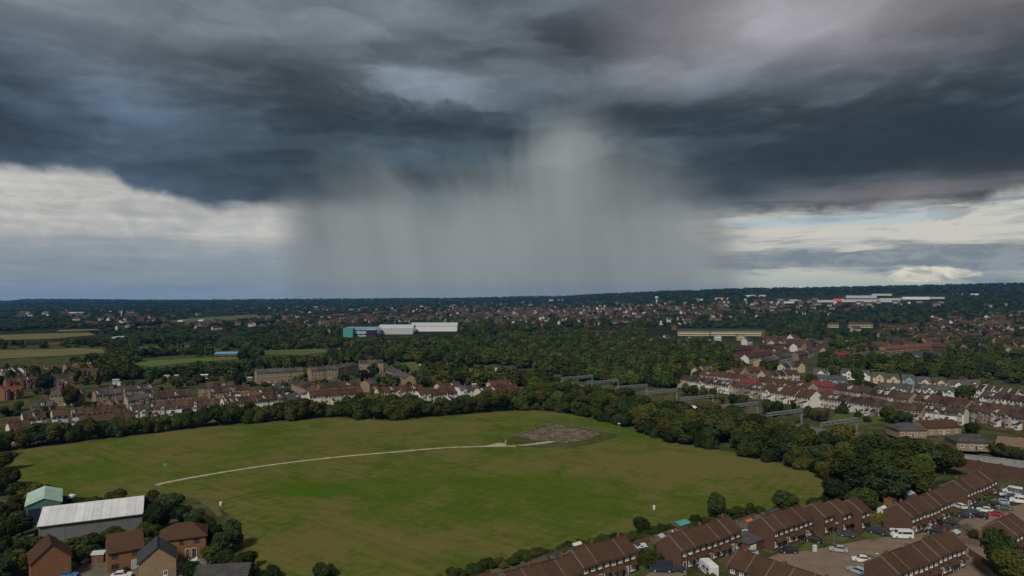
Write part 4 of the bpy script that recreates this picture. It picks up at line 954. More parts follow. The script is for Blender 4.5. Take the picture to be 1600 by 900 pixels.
for k, x, y, a, lab in (
    ('van-navy-yellow',1034,893,172,'dark blue van with a yellow rear parked beside the clipped hedge'), ('motorhome',1106,897,100,'white motorhome parked before the five-house terrace'),
    ('car-silver',1171,867,165,'silver car beside the grey-roofed garage'), ('van-white',1166,843,127,'small white van half hidden at the end of the motorhome terrace'),
    ('car-black',1232,864,178,'black car on the paving before the middle terrace, nearer the white box'), ('car-black',1271,847,150,'black car pulled up at the doors of the middle terrace'),
    ('car-darkgrey',1323,838,165,'dark grey car in front of the middle stepped house'), ('estate-navy',1371,834,-35,'dark blue estate car angled before the last stepped house'),
    ('van-white',1409,841,175,'white minibus with dark windows standing in the road'), ('car-white',1404,831,150,'white car just behind the white minibus'),
    ('car-white',1346,878,160,'white car left of the front terrace near the light blue car'), ('estate-sky',1340,896,120,'light blue car at the left end of the front terrace'),
    ('car-grey',1459,843,150,'grey car nearest the front terrace in the row of four'), ('estate-black',1461,834,140,'black car second from the front terrace in the row of four'),
    ('car-maroon',1476,828,140,'maroon car in the row of four dark cars'), ('estate-black',1484,822,140,'black car at the far end of the row of four'),
    ('car-navy',1507,808,150,'navy car before the long terrace under the lamp post'), ('car-darkgrey',1521,804,145,'dark grey car in the middle of three under the lamp post'), ('car-black',1531,809,130,'black car right of the lamp post'),
    ('estate-white',1499,794,100,'white car between the two far terraces'), ('car-red',1508,786,120,'bright red car between the two far terraces'), ('car-black',1528,794,150,'black car beside the lime hedge'),
    ('van-white',1582,771,140,'white van farthest along the row beside the grey fence'), ('car-navy',1580,779,150,'navy car next to the farthest white van'), ('car-white',1574,776,150,'white car second in the far row'), ('estate-sky',1563,787,150,'pale blue car in the far row beside the lime hedge'),
    ('car-black',1553,790,150,'black car nearest the lime hedge in the far row'), ('car-silver',1588,774,150,'silver car behind the farthest white van'),
    ('estate-white',1578,834,165,'white car behind the tall green tree, left of the pair'), ('estate-white',1589,839,165,'white car behind the tall green tree, right of the pair'), ('car-blue',1601,834,160,'blue car at the right picture edge'), ('car-white',1600,884,120,'white car at the right picture edge below the brick houses'),
    ('car-blue',105,903,10,'bright blue car beside the orange brick gable'), ('car-silver',135,878,80,'small silver car in the yard between the brick houses'), ('car-white',190,903,15,'white car at the lower edge below the middle brick house')):
    put(k, x, y, a, lab)
for k, x, y, a, lab in (('car-silver',1441,828,150,'silver car tucked against the long terrace beside the white minibus'),('car-white',1539,800,140,'white car right of the three dark cars under the lamp post'),('car-grey',1569,796,150,'grey car below the far row beside the lime hedge'),('van-white',1593,786,150,'white van at the right edge of the far court'),
    ('car-red',1556,806,140,'red car alone on the far court paving'),('car-silver',1310,862,160,'silver car parked alone on the middle of the near paving'),('car-navy',1060,893,170,'navy car between the dark van and the motorhome')):
    put(k, x, y, a, lab)
# ------------------------------------------------------------------ lower left: sheds and brick houses
def xf(o, p, rz, z=0): o.location = (p.x, p.y, z); o.rotation_euler = (0,0,rz); return o
# long shed with a white sheet roof
a, b = G(60,822,4.5), G(222,802,4.5); d = b-a; L = d.length; th = math.atan2(d.y, d.x)
e = empty('storage_shed', (a.x, a.y, 0), th); dep = 17
mb = MB(); prismx(mb, [(0,-.3),(dep,-.3),(dep,4.5),(dep/2,6.7),(0,4.5)], 0, L); mb.build('wall', M['sheet_grey'], e)
n = 12
for k in range(n):        # each roofing sheet
    for sgn in (0, 1):
        mb = MB(); q = [(-.5, 4.43), (dep/2, 6.76), (dep/2, 6.84), (-.5, 4.51)]
        if sgn: q = [(dep-y, z) for y, z in reversed(q)]
        x0 = -.3+(L+.6)*k/n; prismx(mb, q, x0+.02, x0+(L+.6)/n-.02); o = mb.build('roof_panel', M['sheet_white'], e); o.location.z = .0 if k % 2 else .025
mb = MB(); mb.bar((-.3,dep/2,6.86),(L+.3,dep/2,6.86),.35); mb.build('ridge_cap', M['frame'], e)
mb = MB(); mb.box(2, 5.6, -.06, .0, 0, 4); mb.build('door', M['sheet_grey'], e)
mb = MB(); mb.box(-.3, L+.3, -.62, -.5, 4.35, 4.5); mb.build('gutter', M['steel'], e)
tag(e, 'long grey storage shed with a white corrugated sheet roof', 'shed')
# mint-roofed shed behind its left end
p = G(70,815); e = empty('workshop', (p.x-1.0, p.y+1, 0), R(33))
mb = MB(); w, D2 = 8, 15
mb.prism([(-w/2,-.3),(w/2,-.3),(w/2,4.6),(0,6.1),(-w/2,4.6)], 0, D2); mb.build('wall', M['sheet_teal'], e)
for s in (-1, 1):
    for k in range(4):
        mb = MB(); q = [(0,6.16),(s*(w/2+.4),4.52),(s*(w/2+.4),4.62),(0,6.26)]
        y0 = -.3+(D2+.6)*k/4; mb.prism(q if s < 0 else q[::-1], y0+.02, y0+(D2+.6)/4-.02); mb.build('roof_panel', M['sheet_mint'], e)
mb = MB(); mb.box(-3.6, -.8, -.07, 0, 0, 3.6); mb.build('door', M['p_navy'], e); mb = MB(); mb.box(.4, 3.2, -.07, 0, 0, 3.6); mb.build('door', M['p_navy'], e)
tag(e, 'tall workshop with a mint green roof and teal walls', 'workshop')
# small white tank behind the long shed, bins
p = G(112,787); e = empty('water_tank', (p.x, p.y, 0)); mb = MB(); mb.cyl((0,0,0),(0,0,2.6),1.1,1.1,14); mb.cyl((0,0,2.6),(0,0,3.0),1.1,.3,14); mb.build('body', M['white_wall'], e); mb = MB(); mb.cyl((0,0,3.0),(0,0,3.15),.3,.3,10); mb.build('lid', M['steel'], e); tag(e, 'white tank standing behind the long white-roofed shed', 'tank')
p = G(40,845); e = empty('skip', (p.x, p.y, 0), .5); mb = MB(); mb.prism([(-1.4,0),(1.4,0),(1.9,1.3),(-1.9,1.3)], -.9, .9); mb.build('body', M['p_navy'], e); mb = MB(); mb.box(-1.7,1.7,-.8,.8,1.25,1.36); mb.build('load', M['rubble'], e); tag(e, 'dark blue skip beside the mint-roofed workshop', 'skip')
# orange brick house, gable to the camera
def gable_house(p, rz, w, dep, eave, ridge, wall, roof, label, roof2=None, wins=(), doors=(), side_wins=()):
    """ridge runs away from the front; front gable at local y = 0"""
    e = empty('brick_house', (p.x, p.y, 0), rz)
    mb = MB(); mb.prism([(-w/2,-.3),(w/2,-.3),(w/2,eave),(0,ridge),(-w/2,eave)], 0, dep); mb.build('wall', M[wall], e)
    s = (ridge-eave)/(w/2)
    for sg in (-1, 1):
        mb = MB(); q = [(0,ridge+.03),(sg*(w/2+.35),eave-.35*s+.03),(sg*(w/2+.35),eave-.35*s+.22),(0,ridge+.22)]
        mb.prism(q if sg < 0 else q[::-1], -.25, dep+.25); mb.build('roof', M[roof2 if roof2 and sg > 0 else roof], e)
    mb = MB(); mb.bar((0,-.25,ridge+.2),(0,dep+.25,ridge+.2),.22); mb.build('ridge_tile', M[roof], e)
    for x, z, ww, hh in wins: window(e, x, z, ww, hh)
    for x in doors: door(e, x)
    for y, z, ww, hh, sd in side_wins: window(e, (-w/2 if sd == 1 else w/2), z, ww, hh, y=y, side=sd)
    tag(e, label, 'house'); return e
gable_house(G(80,909), R(38), 7.4, 8.5, 4.7, 8.0, 'brick_orange', 'roof_brown', 'orange brick house with a blank gable at the lower left', wins=(), side_wins=((3,3.9,1.1,1.1,2),(6,3.9,1.1,1.1,2),(3,1.4,1.3,1.2,2)))
gable_house(G(246,907), R(28), 7.4, 8.0, 4.2, 7.2, 'brick_tan', 'roof_slate', 'tan brick house with one dark slate roof slope', roof2='roof_grey', wins=((1.6,1.4,.9,1.1),), side_wins=((3,3.4,1.1,1.0,1),))
def side_house(p, rz, w, dep, eave, ridge, wall, roof, label, hip=0, wins=(), doors=(), chim=None, name='brick_house'):
    e = empty(name, (p.x, p.y, 0), rz); mb = MB()
    if hip: mb.box(-w/2, w/2, 0, dep, -.3, eave)
    else: gable_shell(mb, -w/2, w/2, dep, eave, ridge)
    mb.build('wall', M[wall], e)
    mb = MB()
    if hip: hip_roof(mb, -w/2, w/2, dep, eave, ridge, hip)
    else: gable_roof(mb, -w/2-.15, w/2+.15, dep, eave, ridge)
    r = mb.build('roof', M[roof], e)
    if chim is not None:
        mb = MB(); mb.box(chim-.4, chim+.4, dep/2-.3, dep/2+.3, ridge-.8, ridge+.9); mb.cyl((chim-.15,dep/2,ridge+.9),(chim-.15,dep/2,ridge+1.25),.12,.1,6,1); mb.cyl((chim+.2,dep/2,ridge+.9),(chim+.2,dep/2,ridge+1.25),.12,.1,6,1); mb.build('chimney', [M['chimney'], M['pot']], e)
    for x, z, ww, hh in wins: window(e, x, z, ww, hh, mull=1 if ww < 1.5 else 2, mats=('frame_dark' if name == 'brick_house' else 'frame', 'glass'))
    for x in doors: door(e, x)
    tag(e, label, 'house'); return e
side_house(G(197,891), R(34), 7.2, 7.6, 4.6, 7.6, 'brick_orange', 'roof_brown', 'orange brick house with a steep brown roof in the middle of the lower left group', wins=((-2.2,3.8,1.3,1.0),(1.8,3.8,1.3,1.0),(-2.2,1.3,1.5,1.2)), doors=(1.6,))
side_house(G(286,872), R(24), 10, 8, 4.8, 7.4, 'brick_orange', 'roof_brown', 'brick house with a hipped brown roof and a patio', hip=3.2, wins=((-3.6,3.9,1.5,1.0),(-.4,3.9,.9,1.0),(2.9,3.9,1.2,1.0),(-3.2,1.4,1.5,1.2)), doors=(1.0, 2.4))
side_house(G(345,918), R(8), 11, 6, 2.4, 3.8, 'brick_brown', 'roof_grey', 'low outbuilding with a grey roof at the bottom of the photo', doors=(0,), name='outbuilding')
p = G(152,880); shed(p, 2.6, 2.6, 2.0, .2, 'brick_red', 'p_lightgrey', 'small red shed with a pale roof in the yard')
def wall_run(a, b, h, t, mat, label):
    d = b-a; o = MB(); o.box(0, d.length, -t/2, t/2, -.2, h); c = MB(); c.box(-.05, d.length+.05, -t/2-.06, t/2+.06, h, h+.1)
    e = empty('garden_wall', (a.x, a.y, 0), math.atan2(d.y, d.x)); o.build('wall', mat, e); c.build('coping', M['concrete'], e); tag(e, label, 'wall')
wall_run(G(273,893), G(323,882), 1.3, .3, M['concrete'], 'pale garden wall below the hip-roofed house')
sheet('yard', pxpoly([(105,905),(112,880),(165,868),(180,885),(215,890),(218,910)]), material('yard', (.16,.13,.10), (.11,.10,.08), .5), .05)
sheet('patio', pxpoly([(262,885),(300,872),(326,876),(330,892),(280,902)]), material('patio', (.20,.165,.14), (.14,.13,.10), .7), .05)
sheet('lawn', pxpoly([(276,888),(300,880),(308,886),(285,894)]), M['lawn'], .07)
# patio furniture: a table with four chairs, planters
def chair(p, rz, lab):
    e = empty('garden_chair', (p.x, p.y, .05), rz); mb = MB(); mb.box(-.25,.25,-.25,.25,.42,.48); mb.build('seat', M['frame'], e); mb = MB(); mb.box(-.25,.25,.21,.27,.48,.95); mb.build('backrest', M['frame'], e)
    for x in (-.22,.22):
        for y in (-.22,.22): mb = MB(); mb.box(x-.02,x+.02,y-.02,y+.02,0,.42); mb.build('leg', M['frame'], e)
    tag(e, lab, 'chair', 'white chairs on the patio'); return e
pc = G(303,880)
for k in range(4): chair(pc+Vector((math.cos(k*1.57), math.sin(k*1.57)))*1.0, k*1.57-1.57, 'white garden chair round the patio table')
e = empty('patio_table', (pc.x, pc.y, .05)); mb = MB(); mb.cyl((0,0,.70),(0,0,.76),.65,.65,14); mb.build('tabletop', M['frame'], e); mb = MB(); mb.cyl((0,0,0),(0,0,.7),.05,.05,8); mb.build('leg', M['frame'], e); tag(e, 'round white table on the patio', 'table')
for px, py, key in ((292,884,'bush'),(318,880,'bush'),(310,893,'yellow'),(195,893,'bush'),(110,892,'yellow')):
    tree(G(px,py), 1.3, 1.8, key, {(292):'little green bush on the patio lawn',(318):'little bush at the right end of the patio',(310):'yellow-green shrub below the garden wall',(195):'dark bush before the middle brick house',(110):'yellow bush beside the blue car'}[px], 'shrub')
# park post, bin, sign
p = G(258,748); e = empty('sports_post', (p.x, p.y, 0)); mb = MB(); mb.cyl((0,0,0),(0,0,5.5),.08,.06,8); mb.build('post', M['p_green'], e); mb = MB(); mb.box(-.6,.6,-.05,.05,4.4,5.3); mb.build('board', M['p_green'], e); tag(e, 'thin green post beside the left end of the path', 'post')
for px, py, lab in ((345,790,'white bin by the shrubs on the left field edge'),(1022,796,'white marker standing alone on the right half of the field')):
    p = G(px,py); e = empty('litter_bin', (p.x, p.y, 0)); mb = MB(); mb.cyl((0,0,0),(0,0,1.0),.35,.4,10); mb.build('body', M['white_wall'], e); mb = MB(); mb.cyl((0,0,1.0),(0,0,1.15),.42,.3,10); mb.build('lid', M['frame'], e); tag(e, lab, 'bin')
# fenced rubble plot in the middle of the field
plot = pxpoly([(802,681.5),(814,676),(826,672),(848,668),(858,665),(876,664),(886,668),(905,670),(922,674),(936,675.5),(938,678),(926,683),(912,688),(898,691),(880,693),(866,690),(852,688.5),(836,688),(822,685)])
sheet('rubble_plot', plot, M['rubble'], .09)
mb = MB(); r2 = random.Random(5)
for k in range(1500):     # stones and clods
    q = Vector((r2.uniform(-2, 42), r2.uniform(290, 345)))
    if not inside(q, plot): continue
    s = r2.uniform(.15, .75); v = [Vector(w_)*s*r2.uniform(.7,1.2) for w_ in ICO1[0][:12]]
    mm = Matrix.Translation((q.x, q.y, .1)) @ Matrix.Rotation(r2.uniform(0,6.28), 4, 'Z')
    mb.add([(x_*1.3, y_, z_*.6) for x_, y_, z_ in [(s,0,0),(-s,0,0),(0,s,0),(0,-s,0),(0,0,s),(0,0,-s*.4)]], [(0,2,4),(2,1,4),(1,3,4),(3,0,4),(2,0,5),(1,2,5),(3,1,5),(0,3,5)], 0, mm)
o = mb.build('rubble', material('stone', (.16,.12,.095), (.060,.058,.03), .25, detail=5, ramp=(.45,.58))); tag(o, 'loose stones and clods strewn over the bare plot', 'rubble', kind='stuff')
ring = pxpoly([(792,694),(800,686),(850,667),(872,664),(905,669),(960,679),(968,681),(930,692),(895,699),(850,699),(806,698)])
bank = MB()
for a, b in zip(ring, ring[1:]+ring[:1]):
    if a == ring[-1]: continue
for i, (a, b) in enumerate(zip(ring, ring[1:])):
    d = b-a; e = empty('post_and_rail_fence', (a.x, a.y, 0), math.atan2(d.y, d.x)); n = max(2, round(d.length/3)); dd = d.length/n
    pm = MB(); pm.box(-.07,.07,-.07,.07,-.2,1.15); pm = pm.mesh('post', M['leaf_hedge'] if False else M['timber_grey']); rm = MB(); rm.box(0, dd, -.03, .03, -.06, .06); rm = rm.mesh('rail', M['timber_grey'])
    for k in range(n+(1 if i == len(ring)-2 else 0)):
        o = bpy.data.objects.new('post', pm); COL.objects.link(o); o.parent = e; o.location = (k*dd,0,0)
    for k in range(n):
        for z in (.5, 1.0): o = bpy.data.objects.new('rail', rm); COL.objects.link(o); o.parent = e; o.location = (k*dd,0,z)
    tag(e, 'low post and rail fence round the bare rubble plot', 'fence', 'fence runs round the rubble plot')
sheet('verge', ring, material('plot_grass', (.046,.066,.012), (.075,.082,.022), .25, .95, spec=0, ramp=(.4,.6)), .06)
sheet('verge', [ring[6], ring[7], ring[8], ring[9], ring[10], *[p+Vector((0,2.2)) for p in (ring[10], ring[9], ring[8], ring[7])]], material('rough_grass', (.040,.062,.014), (.052,.068,.02), .4, .95, spec=.1), .075)
g0 = G(789,694); e = empty('barrier_gate', (g0.x, g0.y, 0), R(-50)); mb = MB(); mb.bar((0,0,0),(0,0,1.6),.3); mb.build('post', M['p_black'], e)
mb = MB(); mb.bar((.1,0,1.3),(-4.5,0,2.6),.3); mb.build('arm', M['p_black'], e); mb = MB(); mb.bar((.35,0,0),(.35,0,1.7),.35); mb.build('post', M['p_yellow'], e); tag(e, 'black and yellow barrier where the path meets the rubble plot', 'barrier')
for px, py, lab in ((802,698.5,'yellow bollard on the path at the plot entrance'),(857,666,'yellow post on the far side of the rubble plot')):
    p = G(px,py); e = empty('bollard', (p.x,p.y,0)); mb = MB(); mb.cyl((0,0,0),(0,0,1.3),.14,.14,8); mb.build('post', M['p_yellow'], e); mb = MB(); mb.cyl((0,0,1.3),(0,0,1.42),.15,.08,8); mb.build('cap', M['p_black'], e); tag(e, lab, 'bollard')
p = G(967,680); e = empty('flood_lamp', (p.x,p.y,0)); mb = MB(); mb.cyl((0,0,0),(0,0,5.2),.09,.07,8); mb.build('post', M['steel'], e); mb = MB(); mb.box(-.5,.5,-.15,.15,5.1,5.5); mb.build('lamp_head', M['frame'], e); tag(e, 'pale lamp post at the right corner of the rubble plot', 'lamp')
# ------------------------------------------------------------------ town: terraces and blocks of the middle distance
def simple_window(parent, x, z, w, h, mats):
    mb = MB(); mb.box(-w/2, w/2, -.06, .02, -h/2, h/2, 0); mb.box(-w/2+.1, -.04, -.075, .02, -h/2+.1, h/2-.1, 1); mb.box(.04, w/2-.1, -.075, .02, -h/2+.1, h/2-.1, 1)
    o = mb.build('window', mats, parent); o.location = (x, 0, z); return o
def town_house(w, dep, eave, ridge, wall, roof, bay=False, chim=True, storeys=2, hip=0, name='terraced_house', ext=None, dormer=False):
    e = empty(name); mb = MB()
    if hip: mb.box(-w/2+.001, w/2-.001, 0, dep, -.5, eave)
    else: gable_shell(mb, -w/2+.001, w/2-.001, dep, eave, ridge)
    mb.build('wall', M[wall], e)
    mb = MB()
    if hip: hip_roof(mb, -w/2, w/2, dep, eave, ridge, hip)
    else: gable_roof(mb, -w/2, w/2, dep, eave, ridge)
    mb.build('roof', M[roof], e)
    if bay:
        mb = MB(); bw = w*.52; bz = eave+.3
        mb.prism([(-bw/2,-.3),(bw/2,-.3),(bw/2,bz),(0,bz+bw*.42),(-bw/2,bz)], -.9, dep*.3)
        b = mb.build('gable_bay', M[wall], e)
        mb = MB(); s = .84
        for sg in (-1, 1):
            q = [(0,bz+bw*.42+.02),(sg*(bw/2+.25),bz-.25*s+.02),(sg*(bw/2+.25),bz-.25*s+.2),(0,bz+bw*.42+.2)]; mb.prism(q if sg < 0 else q[::-1], -1.1, dep*.36)
        mb.build('bay_roof', M[roof], b)
        o = simple_window(e, 0, eave-1.0, 1.5, 1.3, [M['frame'], M['glass']]); o.location.y = -.9
        o = simple_window(e, 0, 1.4, 1.7, 1.4, [M['frame'], M['glass']]); o.location.y = -.9
    else:
        for st in range(storeys):
            z = eave-1.0-st*2.7
            if z < .9: break
            xs = (-w*.27, w*.27) if w < 8 else [(-.5+(k+.5)/int(w/2.6))*w for k in range(int(w/2.6))]
            for i, x in enumerate(xs):
                if st == storeys-1 and i == len(xs)-1 and w < 8:
                    mb = MB(); mb.box(-.5, .5, -.05, .02, 0, 2.1); o = mb.build('door', M['door'], e); o.location = (x, 0, 0)
                else: simple_window(e, x, z, 1.5, 1.35, [M['frame'], M['glass']])
    if ext:
        mb = MB(); x0, x1 = -w*.46, w*.02
        prismx(mb, [(-3.2,-.4),(.02,-.4),(.02,3.4),(-3.2,2.5)], x0, x1); b = mb.build('extension', M[ext], e)
        mb = MB(); prismx(mb, [(-3.45,2.45),(.01,3.43),(.01,3.6),(-3.45,2.62)], x0-.12, x1+.12); mb.build('extension_roof', M[roof], b)
        o = simple_window(e, (x0+x1)/2, 1.3, 1.4, 1.2, [M['frame'], M['glass']]); o.location.y = -3.2
    if dormer:
        mb = MB(); zz = eave+.5; mb.box(-w*.22, w*.22, dep*.10, dep*.42, zz, ridge-.15); b = mb.build('dormer', M['white_wall'], e)
        mb = MB(); mb.box(-w*.25, w*.25, dep*.06, dep*.44, ridge-.15, ridge+.03); mb.build('dormer_roof', M['roof_slate'], b)
        o = simple_window(e, 0, (zz+ridge)/2, w*.3, .9, [M['frame'], M['glass']]); o.location.y = dep*.10
    if chim:
        mb = MB(); mb.box(-w/2-.0, -w/2+.9, dep*.42, dep*.58, ridge-.9, ridge+1.0); mb.cyl((-w/2+.25,dep/2,ridge+1),(-w/2+.25,dep/2,ridge+1.35),.14,.12,6,1); mb.cyl((-w/2+.65,dep/2,ridge+1),(-w/2+.65,dep/2,ridge+1.35),.14,.12,6,1)
        mb.build('chimney', [M['chimney'], M['pot']], e)
    return e
rr = random.Random(3)
ROWS_XY = []
def row(a, b, n, wall, roof, desc, eave=5.6, dep=8.0, rise=2.4, bays=0.0, storeys=2, gapw=0.0, hip=0, world=False, noun='house', name='terraced_house', group=None, jit=0, z0=0.0, exts=True):
    if storeys == 3: exts = False
    bays = min(1, bays*.9)
    p0, p1 = (a, b) if world else (G(*a, eave+z0), G(*b, eave+z0))
    d = p1-p0; L = d.length; w = L/n-gapw; th = math.atan2(d.y, d.x)
    kinds = {}
    for i in range(n):
        bay = rr.random() < bays
        ext = rr.choice([None, None, None, None, 'white_wall', wall]) if exts and not bay else None
        k = (bay, rr.random() < .6, ext, exts and rr.random() < .16)
        if k not in kinds: kinds[k] = h = town_house(w, dep, eave, eave+rise, wall, roof, bay, k[1], storeys, hip, name, ext, k[3])
        else: h = copy_tree(kinds[k])
        c = p0 + d*((i+.5)/n)
        if jit: c = c + Vector((rr.uniform(-jit,jit), rr.uniform(-jit,jit)))
        fw = Vector((math.sin(th), -math.cos(th)))*rr.uniform(-.35, .35)
        h.location = (c.x+fw.x, c.y+fw.y, gz(c.x, c.y)+z0+rr.uniform(-.18, .18)); h.rotation_euler = (0, 0, th + (rr.uniform(-.15,.15) if jit else 0))
        ROWS_XY.append((c.x-math.sin(th)*dep/2, c.y+math.cos(th)*dep/2, max(w,dep)*.62))
        nm = ORD[i] if i < 20 else 'last'
        tag(h, (f'{nm} {noun} from left, {desc}' if n > 1 else desc), 'building' if noun == 'block' else 'house', group or 'houses of the town')
# left-hand town, rows facing the field
row((15,671),(50,667),4,'render','roof_maroon','white terrace at the left picture edge')
row((36,655),(72,651.5),5,'render','roof_maroon','white terrace second up from the left edge', bays=.2)
row((82,651),(106,648.8),3,'render','roof_maroon','short white terrace left of the long one')
row((112,648),(198,641),11,'render','roof_maroon','long white terrace behind the field trees', bays=.15)
row((126,660),(212,652),10,'brick_brown','roof_maroon','dark terrace in front of the long white one', eave=3.6, rise=2.4)
row((207,643),(229,641),2,'white_wall','roof_maroon','pair of white gabled houses beside the long terrace', bays=1, eave=5.2)
row((233,637.5),(342,632),13,'render','roof_maroon','cream terrace above the middle of the tree belt', bays=.12)
row((350,630.5),(443,622.5),11,'render','roof_maroon','white terrace left of the small car park', bays=.12)
row((484,619),(566,613.5),10,'render','roof_red','white terrace right of the small car park', bays=.1)
row((576,628),(597,626.5),2,'white_wall','roof_orange','white pair with an orange roof among the belt trees')
row((592,613),(661,608),8,'render','roof_red','white red-roofed terrace below the copper beech', bays=.1)
row((657,618.5),(715,612.5),7,'white_wall','roof_red','nearest bright white terrace in the middle', bays=.3)
row((720,611),(742,609),2,'white_wall','roof_grey','white pair between the two middle terraces', bays=.6)
row((753,613.5),(812,607),7,'render','roof_red','white terrace at the right end of the town', bays=.2)
row((688,606),(722,603),4,'render','roof_maroon','pale terrace behind the middle white one', bays=.4)
row((767,602),(800,600),4,'cream_wall','roof_red','cream terrace behind the right end one', bays=.2)
# tan flats behind
row((401,583),(474,579),7,'brick_tan','roof_grey','long three-storey tan flats', eave=8.0, rise=2.2, storeys=3, noun='block', name='flats')
row((486,579),(527,576.5),4,'brick_tan','roof_grey','three-storey tan flats right of the dark tree', eave=8.0, rise=2.2, storeys=3, noun='block', name='flats')
row((528,575),(560,570),3,'brick_tan','roof_grey','stepped tan flats in the middle', eave=7.5, rise=2.2, storeys=3, noun='block', name='flats')
row((561,567),(599,566),3,'brick_tan','roof_grey','tall tan flats above the copper beech', eave=9.0, rise=1.8, storeys=3, noun='block', name='flats')
row((603,577),(633,592),4,'brick_tan','roof_grey','tan terrace slanting down beside the allotments', eave=5.5, rise=2.2)
row((310,606),(366,603.5),5,'brick_tan','roof_maroon','tan terrace behind the cream terrace', eave=5.5)
row((367,609),(391,608),2,'brick_orange','roof_maroon','orange brick pair behind the white terrace', eave=5)
row((328,614),(358,612),3,'brick_tan','roof_maroon','short tan terrace behind the cream one', eave=5)
row((407,617),(440,612),3,'brick_red','roof_maroon','red brick terrace beside the small car park', eave=5)
row((455,598),(488,612),4,'brick_tan','roof_maroon','tan terrace slanting down to the car park', eave=5)
row((500,606),(560,602),6,'brick_tan','roof_maroon','tan terrace left of the copper beech', eave=5)
row((577,600),(590,598),2,'brick_tan','roof_grey','tan pair right of the copper beech', eave=5.5)
row((78,618),(130,615.5),4,'brick_tan','roof_grey','tan flats behind the russet tree', eave=6.5, storeys=2, noun='block', name='flats')
row((150,617.5),(190,614),4,'brick_tan','roof_grey','tan flats behind the yellow-green tree', eave=6.5, noun='block', name='flats')
row((49,636),(83,634),3,'brick_tan','roof_grey','low tan terrace left of the russet tree', eave=4.5)
row((195,610),(240,607),5,'render_mix','roof_grey','grey terrace in the left gardens', eave=5)
row((244,622),(300,617),6,'render_mix','roof_maroon','brown terrace behind the cream one', eave=4.6, bays=.2)
row((200,626),(242,622),5,'render_mix','roof_grey','mixed terrace behind the white gabled pair', eave=4.6, bays=.2)
# tan and orange houses, upper left
row((5,582),(44,578),4,'render_mix','roof_maroon','spaced tan houses nearest the left picture edge', bays=.8, gapw=1.5, jit=1)
row((46,577),(100,574),5,'cream_wall','roof_maroon','spaced cream houses under the dry fields', bays=.6, gapw=1.5, jit=1.5)
row((104,573),(150,570),4,'brick_tan','roof_red','tan gabled houses left of the dark wood', bays=.7, gapw=1, jit=1)
row((108,582),(152,581),4,'brick_brown','roof_maroon','brown terrace with white windows left of the wood', eave=5.5)
row((10,598),(60,594),5,'brick_orange','roof_red','orange houses above the dark round tree', bays=.7, gapw=1.2, jit=1)
row((55,592),(118,589),6,'brick_tan','roof_maroon','tan roofs crowded above the dark round tree', bays=.5, gapw=.8, jit=1.2)
row((8,612),(42,608),3,'brick_orange','roof_orange','orange houses low at the left edge', bays=.5, gapw=1, jit=1)
row((90,602),(118,600),3,'brick_orange','roof_maroon','orange houses right of the dark round tree', bays=.5, gapw=1, jit=1)
# right-hand town: streets parallel to the railway
def rowR(a, b, n, *k, **kw): row(a, b, n, *k, **kw)
rowR((1063,592),(1138,602.5),12,'render','roof_maroon','cream terrace at the upper end beyond the railway', bays=.1)
rowR((1139,603),(1188,609.5),7,'render_mix','roof_maroon','brown middle terrace beyond the railway', bays=.3)
rowR((1189,609),(1266,622),10,'render','roof_brown','white terrace with a wide brown roof beyond the railway', bays=.1, dep=10, rise=3.4)
rowR((1266,619),(1354,631),10,'render','roof_maroon','cream terrace behind the conifer', bays=.15, dep=9)
rowR((1354,632),(1440,642),9,'render_mix','roof_maroon','tan terrace right of the conifer', bays=.25, dep=9)
rowR((1441,640),(1506,647),7,'render','roof_maroon','white terrace above the tan halls', bays=.4, dep=9)
rowR((1508,640),(1602,654),9,'render_mix','roof_maroon','mixed terrace at the right picture edge', bays=.3, dep=9)
rowR((1092,585),(1168,592),9,'render_mix','roof_red','second street up with red roofs', bays=.3)
rowR((1154,597),(1180,600),3,'brick_red','roof_crimson','short terrace with a bright crimson roof')
rowR((1180,594),(1262,606),9,'render_mix','roof_brown','second street right of the crimson roof', bays=.2, dep=9)
rowR((1262,600),(1300,606),4,'brick_red','roof_crimson','pinkish red terrace below the grey gables', bays=.2)
rowR((1302,607),(1420,624),12,'render_mix','roof_maroon','long maroon-roofed street below the white gables', bays=.1, dep=10, rise=3.2)
rowR((1420,622),(1508,636),9,'render_mix','roof_maroon','maroon street left of the wide lime tree', bays=.1, dep=10, rise=3.2)
rowR((1512,634),(1602,646),8,'render','roof_maroon','maroon and white street at the right edge', bays=.3)
rowR((1370,604),(1425,608),5,'white_wall','roof_grey','white grey-roofed row in the middle of the gables', bays=.1)
rowR((1428,606),(1490,612),6,'white_wall','roof_grey','white grey-roofed row left of the lime tree', bays=.2)
for i, (px, py, wl) in enumerate(((1303,580,'white_wall'),(1326,583,'white_wall'),(1350,586,'white_wall'),(1374,589,'cream_wall'),(1396,592,'cream_wall'),(1420,593,'blue_wall'),(1445,597,'render'),(1470,598,'cream_wall'),(1497,602,'white_wall'),(1522,602,'white_wall'),(1282,583,'white_wall'))):
    p = G(px, py, 5.0); h = town_house(8.5, 9, 5.0, 8.0, wl, 'roof_grey', True, False, 2); h.name = 'gabled_house'; h.location = (p.x, p.y, gz(p.x,p.y)); h.rotation_euler = (0,0,R(-18)); ROWS_XY.append((p.x, p.y+4, 7))
    tag(h, f'{ORD[i]} grey-roofed house of the white gabled line below the wood' if i < 10 else 'grey-roofed gabled house at the left end of the white gabled line', 'house', 'gabled houses below the wood')
rowR((1262,590),(1320,594),4,'blue_wall','roof_grey','pale blue-grey row left of the gables', eave=4.6)
rowR((1512,606),(1602,616),7,'white_wall','roof_maroon','white houses at the right edge above the lime tree', bays=.5, gapw=1)
rowR((1530,618),(1602,628),6,'render','roof_maroon','pale row at the right edge beside the lime tree', bays=.4)
